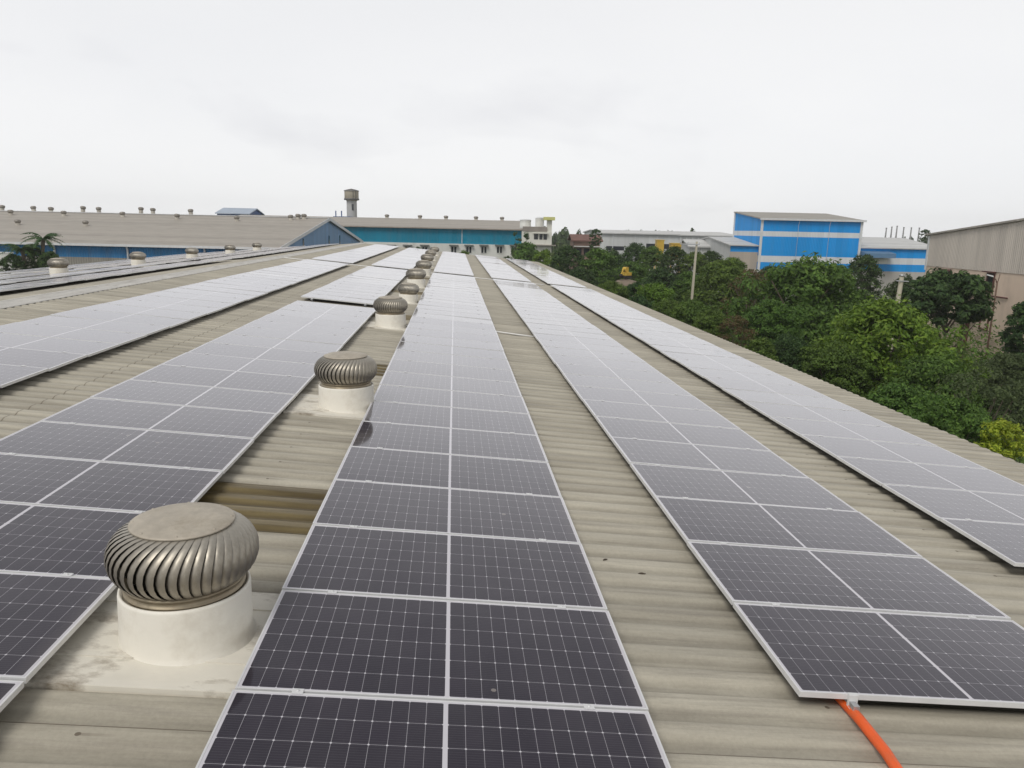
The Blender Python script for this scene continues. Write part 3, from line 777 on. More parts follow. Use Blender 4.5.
# water tower
F = 190.0
l, zb = lz(352, 217, F); _, zt = lz(352, 200.3, F); _, ze2 = lz(352, 191.0, F); _, za2 = lz(352, 188.6, F)
rs = (loc(357, 210, F)[0]-loc(347, 210, F)[0])/2; rt = rs*1.42
t = thing('water_tower', 'grey concrete water tower with a wider round tank on top', 'water tower', wpos(l, F), -YAW)
M_CONC = pmat('weathered_concrete', (0.43,0.425,0.41), 0.85, 0, 0.15, 0.5, (1,1,0.25), dirt=(0.18,0.16,0.14), dscale=0.4)
M_TANK = pmat('stained_tank', (0.46,0.41,0.32), 0.85, 0, 0.2, 0.8, (1.5,1.5,0.2), dirt=(0.14,0.12,0.09), dscale=0.8, damt=0.8)
M_TROOF = pmat('tank_roof_dark', (0.13,0.125,0.12), 0.8, 0, 0.2, 1)
MB().lathe([(rs*1.05,0),(rs,zt-0.2)], 24).build('shaft', M_CONC, t)
tk = MB().lathe([(rs,zt-0.2),(rt*0.98,zt+0.25),(rt*0.98,ze2)], 24).build('tank', M_TANK, t)
MB().lathe([(rt*0.99,zt+0.05),(rt*1.05,zt+0.05),(rt*1.05,zt+0.45),(rt*0.99,zt+0.45)], 24, mi=0).build('rim', M_TROOF, tk)
MB().lathe([(rt*1.06,ze2-0.05),(rt*1.06,ze2+0.1),(rt*0.5,(ze2+za2)/2+0.1),(0.01,za2)], 24).build('cap', M_TROOF, tk)
for a in (-1.15, -0.75):
    mb = MB(); q = math.radians(0)
    mb.box(-0.07, 0.07, -0.03, 0.03, 0, ze2-zt-0.3); o = mb.build('rib', M_TROOF, tk); o.location = (rt*math.cos(a), rt*math.sin(a), zt+0.3); o.rotation_euler = (0,0,a+PI/2)
MB().box(-0.25+rs*0.35, 0.25+rs*0.35, -rs*0.98, -rs*0.80, zt-2.4, zt-0.9).build('window', M_WIN, t)

# small blue rooftop frame left of the tower
F = 185.0
x0, z0 = lz(333, 216.2, F); x1, _ = lz(350, 216.5, F); _, z2 = lz(340, 212, F)
t = thing('rooftop_frame', 'low blue rooftop frame with two posts left of the water tower', 'frame', wpos((x0+x1)/2, F), -YAW)
MB().box((x0-x1)/2, (x1-x0)/2, 0, 4, 0, z0).build('platform', M_BLUED, t)
for q in (0.08, 0.42):
    MB().box((x0-x1)/2+(x1-x0)*q, (x0-x1)/2+(x1-x0)*q+0.22, 1, 1.22, z0, z2+0.3).build('post', M_BLUED, t)

# teal building
F = 128.0
xl_, zte = lz(330, 226.2, F); xr_, _ = lz(523, 230, F); _, ztb = lz(450, 243.6, F); _, zrd = lz(450, 220.4, F+16)
t = thing('teal_building', 'long building with a teal sheet upper wall above white ground storey', 'factory', wpos((xl_+xr_)/2, F), -YAW)
hw = (xr_-xl_)/2
M_TEAL = cladding('teal_sheet_wall', [(-1, (0.004,0.205,0.32))], rib=0.5, damt=0.15)
MB().box(-hw-20, hw, 0.0, 32, ztb+0.003, zte).build('wall', M_TEAL, t, label='teal sheet upper wall')
MB().box(-hw-20, hw-0.3, -0.35, 31, 0, ztb).build('wall', M_WALLW, t, label='white washed ground storey wall')
mb = MB(); mb.prismx([(-0.6,zte-0.02),(16,zrd),(32.6,zte-0.02),(32.6,zte+0.16),(16,zrd+0.2),(-0.6,zte+0.16)], -hw-20.3, hw+0.4); mb.build('roof', M_RGREY, t)
for px in (397, 430, 462, 494):
    l, _ = lz(px, 235, F); MB().box(l-(xl_+xr_)/2-0.05, l-(xl_+xr_)/2+0.05, -0.06, 0, ztb+0.05, zte-0.05).build('downpipe', M_TRIM if px == 462 else M_TEAL, t)
M_SHADE = pmat('grey_sunshade', (0.16,0.17,0.16), 0.8)
for px in (373, 392, 408, 425, 454, 469, 484, 499.5, 514):
    l, zw = lz(px, 249.5, F); x = l-(xl_+xr_)/2
    w_ = MB()
    for q in (-0.42, 0.08): w_.box(x+q, x+q+0.34, -0.375, -0.351, zw-0.55, zw+0.45)
    w_ = w_.build('window', M_WIN, t)
    MB().box(x-0.52, x-0.42, -0.41, -0.351, zw-0.62, zw+0.52).box(x+0.42, x+0.52, -0.41, -0.351, zw-0.62, zw+0.52).box(x-0.42, x+0.42, -0.41, -0.351, zw-0.62, zw-0.55).build('frame', M_WALLW, w_)
    MB().box(x-0.75, x+0.75, -0.95, -0.351, zw+0.62, zw+0.80).build('sunshade', M_SHADE, t)
for i, px in enumerate((387, 420, 446, 476, 502)):
    l, _ = lz(px, 220, F+16)
    o = tvent(None, None, None, None).build('roof_vent', [M_VENTB, M_VENT]); o.location = wpos(l, F+16, zrd+0.1); o.scale = (0.95,0.95,0.95)
    tag(o, f'small roof vent on the teal building ridge, {ordinal(i+1)} from the left', 'roof vent', 'vents on the teal building')

# white block with tanks on its roof
F = 122.0
x0, zt = lz(522, 231.2, F); x1, _ = lz(552, 232, F); xm, zp = lz(523, 226.4, F); xn, _ = lz(547, 227, F)
cx = (x0+x1)/2
t = thing('white_block', 'white concrete building with a yellowish topped pillar and rooftop tanks', 'building', wpos(cx, F), -YAW)
M_WB = pmat('whitewashed_block', (0.68,0.67,0.60), 0.75, 0, 0.1, 0.5, (1,1,0.4), dirt=(0.36,0.34,0.28), dscale=0.5, damt=0.6)
M_GB = pmat('grey_parapet', (0.27,0.24,0.21), 0.8, 0, 0.15, 0.6)
M_YEL = pmat('yellow_green_slab', (0.60,0.60,0.22), 0.7, 0, 0.1, 0.6)
MB().box(x0-cx, x1-cx, 0, 10, 0, zt).build('wall', M_WB, t)
MB().box(xm-cx, xn-cx, -0.08, 9, zt, zp).build('parapet', M_GB, t)
_, za2 = lz(540, 239.5, F); _, zb2 = lz(540, 233.0, F)
for a_, b2 in ((534, 538), (539.5, 542.5), (543.5, 547)):
    l0, _ = lz(a_, 236, F); l1, _ = lz(b2, 236, F)
    w_ = MB().box(l0-cx, l1-cx, -0.03, 0.0, za2, zb2-0.15).build('window', M_WIN, t)
MB().box(lz(533,236,F)[0]-cx, lz(548,236,F)[0]-cx, -0.5, -0.001, zb2-0.1, zb2+0.06).build('sunshade', M_WB, t)
MB().box(lz(533,236,F)[0]-cx, lz(556,236,F)[0]-cx, -0.7, -0.001, lz(540,245.6,F)[1], lz(540,244.6,F)[1]).build('ledge', M_GB, t)
l0, _ = lz(547.2, 225, F); l1, _ = lz(552.0, 225, F); _, zc = lz(550, 220.2, F); _, zd = lz(550, 217.0, F)
pl_ = MB().box(l0-cx, l1-cx, 0.2, 2.2, zt, zc).build('pillar', M_WB, t)
MB().box(l0-cx-0.55, l1-cx+0.45, -0.3, 2.7, zc, zd).build('slab', M_YEL, pl_)
for (a_, b2, y0_, y1_, lab) in ((519.8, 531, 226.2, 219.2, 'wide low white water tank on the white block roof'), (535.2, 544, 226.2, 217.2, 'taller white water tank beside the yellowish topped pillar')):
    l0, zz0 = lz(a_, y0_, F+4); l1, _ = lz(b2, y0_, F+4); _, zz1 = lz(a_, y1_, F+4)
    o = thing('water_tank', lab, 'tank', wpos((l0+l1)/2, F+4, zz0-0.3), -YAW, 'tanks on the white block')
    r_ = (l1-l0)/2; h_ = zz1-zz0+0.3
    MB().lathe([(r_*0.98,0),(r_,h_*0.25),(r_*0.97,h_*0.27),(r_,h_*0.5),(r_*0.97,h_*0.52),(r_,h_*0.75),(r_,h_*0.9)], 20).build('shell', M_WALLW, o)
    MB().lathe([(r_*1.03,h_*0.9),(r_*1.03,h_*0.94),(r_*0.5,h_*1.02),(0.01,h_*1.04)], 20).build('lid', M_TRIM, o)

# red brown house
F = 140.0
x0, zt = lz(574, 241.0, F); x1, _ = lz(600, 242, F); _, zr2 = lz(587, 235.5, F+5); cx = (x0+x1)/2; hw = (x1-x0)/2
t = thing('tiled_house', 'low house with a reddish tiled roof among the far trees', 'house', wpos(cx, F), -YAW)
M_TILE = pmat('red_tiles', (0.16,0.08,0.062), 0.8, 0, 0.25, 1.5, bump=0.2)
M_BRICK = pmat('dull_pink_wall', (0.30,0.20,0.16), 0.85, 0, 0.2, 0.6)
MB().box(-hw, hw, 0, 10, 0, zt).build('wall', M_BRICK, t)
MB().prismx([(-0.7,zt-0.05),(5,zr2),(10.7,zt-0.05),(10.7,zt+0.15),(5,zr2+0.2),(-0.7,zt+0.15)], -hw-0.5, hw+0.5).build('roof', M_TILE, t)
MB().box(-hw, hw, -0.9, -0.001, zt-1.0, zt-0.85).build('ledge', M_WALLW, t)
for q in (-0.6, 0.0, 0.55): MB().box(hw*q-0.5, hw*q+0.5, -0.04, 0, zt-2.6, zt-1.3).build('window', M_WIN, t)

# white factory sheds in the middle distance
M_WSHEET = cladding('white_sheet_wall', [(-1, (0.60,0.61,0.60))], rib=0.4, damt=0.35, dirt=(0.38,0.37,0.34))
M_WROOF = roof_mat('pale_sheet_roof', (0.46,0.46,0.45), (0.60,0.60,0.585), (0.34,0.33,0.31), (0.3,0.3,0.3))
def whiteshed(name, label, pxa, pxb, pe, pr, F, dep, wins=()):
    x0, ze3 = lz(pxa, pe, F); x1, _ = lz(pxb, pe, F); cx = (x0+x1)/2; hw = (x1-x0)/2
    ze3 = lz((pxa+pxb)/2, pe, F)[1]; zr3 = lz((pxa+pxb)/2, pr, F+dep/2)[1]
    t = thing(name, label, 'factory', wpos(cx, F), -YAW)
    MB().box(-hw, hw, 0, dep, 0, ze3).build('wall', M_WSHEET, t)
    for sx_ in (-hw, hw-0.12): MB().prismx([(0.1,ze3),(dep/2,zr3),(dep-0.1,ze3)], sx_, sx_+0.12).build('gable', M_WSHEET, t)
    MB().prismx([(-0.5,ze3-0.04),(dep/2,zr3),(dep+0.5,ze3-0.04),(dep+0.5,ze3+0.18),(dep/2,zr3+0.22),(-0.5,ze3+0.18)], -hw-0.4, hw+0.4).build('roof', M_WROOF, t)
    for a_, b2, y0_, y1_ in wins:
        l0, za3 = lz(a_, y0_, F); l1, _ = lz(b2, y0_, F); zb3 = lz(a_, y1_, F)[1]
        MB().box(l0-cx, l1-cx, -0.05, 0, za3, zb3).build('window', M_WIN, t)
    for px in range(int(pxa)+12, int(pxb)-4, 22):
        l0, _ = lz(px, 240, F); MB().box(l0-cx-0.07, l0-cx+0.07, -0.15, 0, 0, ze3-0.1).build('downpipe', M_TRIM, t)
    return t, cx, hw
whiteshed('white_shed', 'long white factory shed behind the trees, left of the yellow cabins', 601, 678, 234.3, 231.4, 165, 40, ((646, 676, 248.5, 243.6), (606, 624, 250, 246)))
t, cx, hw = whiteshed('white_shed', 'white ribbed factory shed between the yellow cabins and blue building', 677.5, 742, 236.2, 232.8, 175, 40, ())
for k in range(9):
    MB().box(-hw+0.6+1.35*k, -hw+0.85+1.35*k, -0.22, 0, 0, 10.2).build('pilaster', M_TRIM, t)
whiteshed('pale_workshop', 'low pale workshop with a light roof just left of the blue building', 690, 729, 247.5, 241.0, 140, 9, ((700, 706, 262, 255),))

# blue and white building
FB_ = 126.0
xa, zeave = lz(762, 219.2, FB_); xb, _ = lz(863, 220.2, FB_); _, zrid = lz(735.5, 212.4, FB_+15.5)
_, z1 = lz(762, 231.0, FB_); _, z2 = lz(762, 236.2, FB_); _, z3 = lz(762, 255.6, FB_); _, z4 = lz(762, 262.0, FB_); _, z5 = lz(762, 269.5, FB_)
cx = (xa+xb)/2; hw = (xb-xa)/2
BL, WH, GB = (0.005,0.29,0.74), (0.66,0.68,0.70), (0.45,0.43,0.40)
M_BW = cladding('blue_and_white_sheet', [(-1, GB), (z5, BL), (z4, WH), (z3, BL), (z2, WH), (z1, BL)], rib=0.45, damt=0.12)
M_BWS = cladding('blue_and_white_side_sheet', [(-1, GB), (z5, BL), (z4, WH), (z3, BL), (z2, WH), (z1, BL)], rib=0.45, axis=1, damt=0.12)
M_BROOF = roof_mat('brownish_sheet_roof', (0.27,0.25,0.22), (0.36,0.34,0.30), (0.22,0.20,0.17), (0.2,0.2,0.2))
t = thing('striped_factory', 'tall factory with bright blue walls and white horizontal stripes', 'factory', wpos(cx, FB_), -YAW)
MB().box(-hw, hw, 0, 0.2, 0, zeave).build('wall', M_BW, t)
for s_ in (-1, 1):
    x_ = -hw if s_ < 0 else hw-0.2
    MB().prismx([(0.203,0),(15.7,0),(15.7,zrid-0.05),(0.203,zeave)], x_, x_+0.2).build('gable', M_BWS, t)
MB().prismx([(-0.4,zeave-0.02),(15.8,zrid-0.02),(15.8,zrid+0.16),(-0.4,zeave+0.16)], -hw-0.25, hw+0.25).build('roof', M_BROOF, t)
MB().box(-hw+0.2, hw-0.2, 15.5, 15.7, 0, zrid-0.06).build('wall', M_BW, t)
for x0_, x1_, y0_, y1_, z0_, z1_ in ((-hw-0.1, -hw+0.3, -0.12, -0.001, 0, zeave-0.05), (hw-0.3, hw+0.1, -0.12, -0.001, 0, zeave-0.05), (-hw-0.12, -hw-0.001, 15.2, 15.75, 0, zrid-0.05), (-hw-0.4, hw+0.4, -0.55, -0.41, zeave-0.12, zeave+0.2)):
    MB().box(x0_, x1_, y0_, y1_, z0_, z1_).build('trim', M_TRIM, t)
for px in (797, 828):
    l, _ = lz(px, 240, FB_); MB().tube([(l-cx, -0.45, zeave-0.1), (l-cx, -0.14, zeave-0.8), (l-cx, -0.12, 0)], 0.03, 8).build('downpipe', M_TRIM, t)
# its low wing on the left
la, zwe = lz(731, 245.6, FB_+0.6); _, zw1 = lz(740, 251.8, FB_+0.6); _, zwr = lz(737, 238.0, FB_+15)
w2 = (xa-la)/2
t = thing('factory_wing', 'low wing with pale roof and blue band left of the striped factory', 'factory', wpos((la+xa)/2-0.02, FB_+0.6), -YAW)
M_WING = cladding('wing_wall', [(-1, (0.46,0.40,0.34)), (zw1, BL)], rib=0.35, damt=0.15)
MB().box(-w2, w2-0.02, 0, 0.2, 0, zwe).build('wall', M_WING, t)
MB().prismx([(0.203,0),(28,0),(28,zwe),(14,zwr-0.05),(0.203,zwe)], -w2, -w2+0.2).build('gable', M_WSHEET, t)
MB().prismx([(-0.4,zwe-0.02),(14,zwr-0.02),(28.4,zwe-0.02),(28.4,zwe+0.14),(14,zwr+0.14),(-0.4,zwe+0.14)], -w2-0.3, w2-0.03).build('roof', M_WROOF, t)
# its low wing on the right
rb, zwe = lz(945, 250.0, FB_); _, zwr = lz(900, 238.6, FB_+14)
_, y1_ = lz(900, 258.2, FB_); _, y2_ = lz(900, 264.6, FB_); _, y3_ = lz(900, 271.8, FB_)
_, zwe = lz(900, 249.0, FB_)
w2 = (rb-xb)/2
M_WING2 = cladding('right_wing_wall', [(-1, GB), (y3_, BL), (y2_, WH), (y1_, BL)], rib=0.4, damt=0.12)
t = thing('factory_wing', 'low striped wing with pale roof and canopy right of the striped factory', 'factory', wpos((rb+xb)/2+0.02, FB_+0.3), -YAW)
MB().box(-w2+0.02, w2, 0, 0.2, 0, zwe).build('wall', M_WING2, t)
MB().prismx([(-0.4,zwe-0.02),(14,zwr-0.02),(28.4,zwe-0.02),(28.4,zwe+0.14),(14,zwr+0.14),(-0.4,zwe+0.14)], -w2+0.03, w2+0.3).build('roof', M_WROOF, t)
c0, cz0 = lz(866, 257.6, FB_-2); c1, cz1 = lz(896, 253.8, FB_-2); ccx = (rb+xb)/2+0.02
M_CANO = pmat('blue_grey_canopy', (0.10,0.20,0.33), 0.5, 0, 0.1, 1)
MB().prismx([(-2.4,cz0),(-0.001,cz0+0.1),(-0.001,cz1+0.3),(-2.4,cz1)], c0-ccx, c1-ccx).build('canopy', M_CANO, t)
MB().box(c0-ccx+0.1, c1-ccx-0.1, -0.06, -0.001, cz0-1.0, cz0+0.05).build('panel', M_WALLW, t)

# grey and beige building at the right edge
F0, F1 = 80.0, 40.0
l0, zc0 = lz(930, 234.6, F0); _, zb0 = lz(930, 265.8, F0)
d_ = ray(1023, 220.5); f_ = (d_.x*sy+d_.y*cy)/(d_.x*cy-d_.y*sy)*l0; zp0 = loc(1023, 220.5, f_)[1]
sl = (zp0-zc0)/(F0-f_)
t = thing('beige_factory', 'large factory gable with grey sheet top and beige plaster below', 'factory', wpos(l0, F0), -YAW)
M_GSHEET = cladding('grey_gable_sheet', [(-1, (0.64,0.575,0.505))], rib=0.6, axis=1, damt=0.4, dirt=(0.36,0.33,0.30))
M_BEIGE = pmat('beige_plaster', (0.68,0.54,0.43), 0.85, 0, 0.06, 0.5, (1,1,0.4), dirt=(0.36,0.29,0.23), dscale=0.35, damt=0.5)
M_BROWN = pmat('brown_window_frame', (0.10,0.035,0.03), 0.6, 0, 0.1, 3)
GP = 24.0
MB().prismx([(-2*GP,0),(0,0),(0,zb0),(-2*GP,zb0)], 0, 0.3).build('wall', M_BEIGE, t, label='beige plaster lower wall')
MB().prismx([(-2*GP,zb0+0.003),(0,zb0+0.003),(0,zc0),(-GP,zc0+sl*GP),(-2*GP,zc0)], -0.06, 0.24).build('gable', M_GSHEET, t, label='grey sheet upper gable')
MB().box(0.3, 36, -0.3, 0, 0, zc0).build('wall', M_BEIGE, t)
mb = MB(); mb.prismx([(0.4,zc0-0.1),(-GP,zc0+sl*GP),(-2*GP-0.4,zc0-0.1),(-2*GP-0.4,zc0+0.06),(-GP,zc0+sl*GP+0.18),(0.4,zc0+0.06)], -0.3, 36); mb.build('roof', M_RGREY, t)
MB().box(-0.12, -0.061, -0.25, 0.06, zb0-0.4, zc0-0.15).build('corner_trim', M_TRIM, t)
def bwin(pxa, pxb, py0, py1, name='window', sill=True):
    # where does the ray at pxa meet the wall plane (lateral = l0)?
    def Fat(px, py):
        d = ray(px, py); f = d.x*sy+d.y*cy; l = d.x*cy-d.y*sy
        return f/l*l0
    fa, fb = Fat(pxa, (py0+py1)/2), Fat(pxb, (py0+py1)/2); fm = (fa+fb)/2
    z0_ = loc((pxa+pxb)/2, py1, fm)[1]; z1_ = loc((pxa+pxb)/2, py0, fm)[1]
    ya, yb = fa-F0, fb-F0
    w_ = MB().box(-0.025, -0.001, yb, ya, z0_, z1_).build(name, M_WIN if sill else M_BEIGE, t)
    mb = MB(); q = 0.14
    mb.box(-0.10, -0.002, yb-q, yb, z0_-q, z1_+q); mb.box(-0.10, -0.002, ya, ya+q, z0_-q, z1_+q)
    mb.box(-0.10, -0.002, yb, ya, z1_, z1_+q); mb.box(-0.10, -0.002, yb, ya, z0_-q, z0_)
    mb.build('frame', M_BROWN, w_)
    if sill: MB().box(-0.5, -0.102, yb-0.3, ya+0.3, z1_+q+0.05, z1_+q+0.14).build('sunshade', M_BROWN, t)
bwin(987.5, 993.5, 274.5, 291)
bwin(981, 988, 316.5, 328.5, 'window', False)
bwin(943, 950, 272, 283)
for pxa in (961, 970):
    l_, z_ = loc(pxa, 326, 72); MB().box(-0.25, -0.003, 72-F0-0.15-(pxa-961)*0.09, 72-F0+0.15-(pxa-961)*0.09, 0, 5.0).build('door_post', M_BROWN, t)
MB().box(-1.2, -0.003, -10.5, -7.0, 5.0, 5.15).build('canopy', M_BROWN, t)
MB().tube([(-0.12, -14.0, 6.3), (-0.12, -11.2, 6.3)], 0.07, 6).build('pipe', M_BROWN, t)

# chimneys and posts on the skyline
M_FARP = pmat('far_post', (0.30,0.30,0.30), 0.8)
for i, px in enumerate((886.5, 892, 897.3, 904, 911.5, 919.5)):
    F = 230.0; l, z1_ = lz(px, 226.5 + (1.2, 0, -0.8, 0.5, 0.8, 1.0)[i], F)
    o = thing('chimney_stack', f'thin grey stack on the skyline right of the striped factory, {ordinal(i+1)} from left', 'chimney', wpos(l, F), 0, 'thin stacks on the skyline')
    MB().lathe([(0.40,0),(0.30,8),(0.16,z1_-0.3)], 10).build('shaft', M_FARP, o)
    MB().lathe([(0.16,z1_-0.3),(0.22,z1_-0.3),(0.22,z1_),(0.12,z1_)], 10).build('rim', M_FARP, o)

# poles and lamp
M_POLE = pmat('concrete_pole', (0.50,0.46,0.36), 0.85, 0, 0.12, 1.5, (1,1,0.3))
l, zt = lz(694.5, 241.5, 68)
t = thing('utility_pole', 'slim concrete utility pole with a crossarm among the middle bushes', 'pole', wpos(l, 68), -YAW)
mb = MB(); mb.add([(-0.12,-0.10,0),(0.12,-0.10,0),(0.12,0.10,0),(-0.12,0.10,0),(-0.075,-0.08,zt),(0.075,-0.08,zt),(0.075,0.08,zt),(-0.075,0.08,zt)], [(3,2,1,0),(4,5,6,7),(0,1,5,4),(1,2,6,5),(2,3,7,6),(3,0,4,7)])
pm = mb.build('post', M_POLE, t)
MB().box(-1.5, 0.25, -0.14, -0.083, zt-0.30, zt-0.22).build('crossarm', M_GALV, t)
for x in (-1.4, -0.8, 0.2): MB().lathe([(0.02,0),(0.05,0.05),(0.03,0.1),(0.05,0.14),(0.015,0.2)], 8, (x, -0.11, zt-0.22)).build('insulator', M_TRIM, t)
t.rotation_euler = (0, 0.02, -YAW)
l, zt = lz(897, 274.5, 52)
t = thing('concrete_pole', 'thick short concrete pole rising behind the bright green tree', 'pole', wpos(l, 52), -YAW)
t.rotation_euler = (0, 0.04, -YAW)
mb = MB(); mb.lathe([(0.22,0),(0.145,zt-0.1)], 12); mb.build('post', M_POLE, t)
MB().lathe([(0.145,zt-0.1),(0.18,zt-0.1),(0.18,zt),(0.001,zt+0.03)], 12).build('cap', M_GALV, t)
MB().box(-0.42, 0.42, -0.21, -0.16, zt-0.45, zt-0.38).build('crossarm', M_GALV, t)
l, zt = lz(997.5, 281, 62)
M_LAMPP = pmat('rusty_lamp_post', (0.13,0.075,0.05), 0.7, 0, 0.2, 3)
t = thing('street_lamp', 'rusty brown street lamp in front of the beige wall', 'street lamp', wpos(l, 62), -YAW)
mb = MB().tube([(0,0,0),(0,0,3),(0,0,zt)], [0.10,0.08,0.06], 8); mb.build('post', M_LAMPP, t)
MB().tube([(0,0,zt-0.25),(-0.15,0,zt+0.12),(-0.45,0,zt+0.35)], 0.035, 6).tube([(0,0,zt-0.25),(0.08,0,zt+0.2),(0.12,0,zt+0.55)], 0.03, 6).build('bracket', M_LAMPP, t)
MB().add([(-0.42,-0.11,zt+0.30),(-0.42,0.11,zt+0.30),(-0.92,0.09,zt+0.44),(-0.92,-0.09,zt+0.44),(-0.44,-0.08,zt+0.42),(-0.44,0.08,zt+0.42),(-0.88,0.06,zt+0.52),(-0.88,-0.06,zt+0.52)], [(0,1,2,3),(7,6,5,4),(0,4,5,1),(1,5,6,2),(2,6,7,3),(3,7,4,0)]).build('lamp_head', M_TRIM, t)

# yellow cabins and the digger
M_YELP = pmat('yellow_paint', (0.60,0.40,0.055), 0.5, 0, 0.08, 1, dirt=(0.35,0.22,0.06), dscale=0.8, damt=0.5)
def cabin(pxa, pxb, py0, py1, F, lab):
    a_, zt = lz(pxa, py0, F); b2, _ = lz(pxb, py0, F); _, zb = lz(pxa, py1, F)
    t = thing('yellow_silo', lab, 'silo', wpos((a_+b2)/2, F), -YAW, 'yellow hoppers behind the trees')
    w_ = (b2-a_)/2
    mb = MB(); mb.box(-w_, w_, 0, 1.6, zb, zt)
    for q in range(1, 4): mb.box(-w_+2*w_*q/4-0.04, -w_+2*w_*q/4+0.04, -0.06, -0.001, zb+0.05, zt-0.05)
    mb.build('body', M_YELP, t)
    MB().add([(-w_,0,zb-0.003),(w_,0,zb-0.003),(w_,1.6,zb-0.003),(-w_,1.6,zb-0.003),(-0.2,0.6,zb-1.4),(0.2,0.6,zb-1.4),(0.2,1.0,zb-1.4),(-0.2,1.0,zb-1.4)], [(0,1,2,3),(7,6,5,4),(1,0,4,5),(2,1,5,6),(3,2,6,7),(0,3,7,4)]).build('hopper', M_YELP, t)
    for x, y in ((-w_+0.08,0.08),(w_-0.08,0.08),(w_-0.08,1.52),(-w_+0.08,1.52)): MB().box(x-0.06, x+0.06, y-0.06, y+0.06, 0, zb-0.004).build('leg', M_YELP, t)
    MB().box(-w_-0.08, w_+0.08, -0.08, 1.68, zt+0.003, zt+0.12).build('lid', M_YELP, t)
cabin(657.3, 664.3, 240.5, 251.5, 112, 'tall yellow steel hopper standing behind the trees')
cabin(671.5, 681.5, 243.8, 250.5, 114, 'wide yellow steel hopper to the right of the taller one')
F = 72.0; l, zc = lz(626.5, 272.5, F)
M_TRACK = pmat('black_rubber', (0.03,0.028,0.025), 0.8)
t = thing('yellow_digger', 'small yellow digger showing in a gap between the bushes', 'digger', wpos(l, F, zc-0.55), -YAW-0.9)
t.scale = (0.5, 0.5, 0.5)
for s_ in (-1, 1):
    MB().prismx([(-1.0,0.15),(-0.8,0),(0.8,0),(1.0,0.15),(1.0,0.4),(0.8,0.55),(-0.8,0.55),(-1.0,0.4)], 0.45*s_-0.16, 0.45*s_+0.16).build('track', M_TRACK, t)
MB().box(-0.6, 0.6, -0.7, 0.8, 0.56, 1.15).build('body', M_YELP, t)
cb_ = MB().prismx([(-0.65,1.153),(0.35,1.153),(0.35,2.1),(-0.35,2.1),(-0.65,1.6)], -0.6, 0.2).build('cab', M_YELP, t)
MB().box(-0.52, 0.12, -0.66, -0.651, 1.25, 1.58).box(-0.604, -0.6005, -0.4, 0.25, 1.4, 1.95).build('window', M_WIN, cb_)
MB().prismx([(0,1.0),(-1.2,1.95),(-1.35,1.85),(-0.15,0.9)], 0.3, 0.5).prismx([(-1.2,1.95),(-1.9,0.9),(-1.75,0.82),(-1.08,1.8)], 0.32, 0.48).build('arm', M_YELP, t)
MB().prismx([(-1.75,0.9),(-2.15,0.85),(-2.2,0.5),(-1.85,0.4),(-1.7,0.6)], 0.1, 0.7).build('bucket', M_TRACK, t)
# heap of earth it stands on
mb = MB(); hr = random.Random(4); vs = []; fs = []
for i in range(7):
    for k in range(16):
        a = 2*PI*k/16; r = 5.0*(1-i/6.0)*(1+hr.uniform(-.12,.12)) if i < 6 else 0.05
        vs.append((r*math.cos(a), r*math.sin(a), (zc-0.55-0.02)*math.sin(PI/2*i/6)**0.8*(1 if i in (0,6,5) else 1+hr.uniform(-.05,.05))))
for i in range(6):
    for k in range(16): fs.append((i*16+k, i*16+(k+1) % 16, (i+1)*16+(k+1) % 16, (i+1)*16+k))
mb.add(vs, fs, 0, True)
M_EARTH = pmat('bare_earth', (0.19,0.15,0.115), 0.95, 0, 0.25, 1.2, bump=0.4, bscale=4)
o = mb.build('earth_mound', M_EARTH); o.location = wpos(l, F); tag(o, kind='structure')

# white compound wall at the far left
l0, zt = lz(-30, 252.5, 66); l1, _ = lz(11, 253, 66)
t = thing('white_wall', 'plain white boundary wall at the far left behind the trees', 'wall', wpos((l0+l1)/2, 66), -YAW)
MB().box(-(l1-l0)/2, (l1-l0)/2, 0, 0.25, 0, zt).build('panel', M_WALLW, t)
MB().box(-(l1-l0)/2-0.05, (l1-l0)/2+0.05, -0.06, 0.31, zt+0.002, zt+0.1).build('coping', M_TRIM, t)

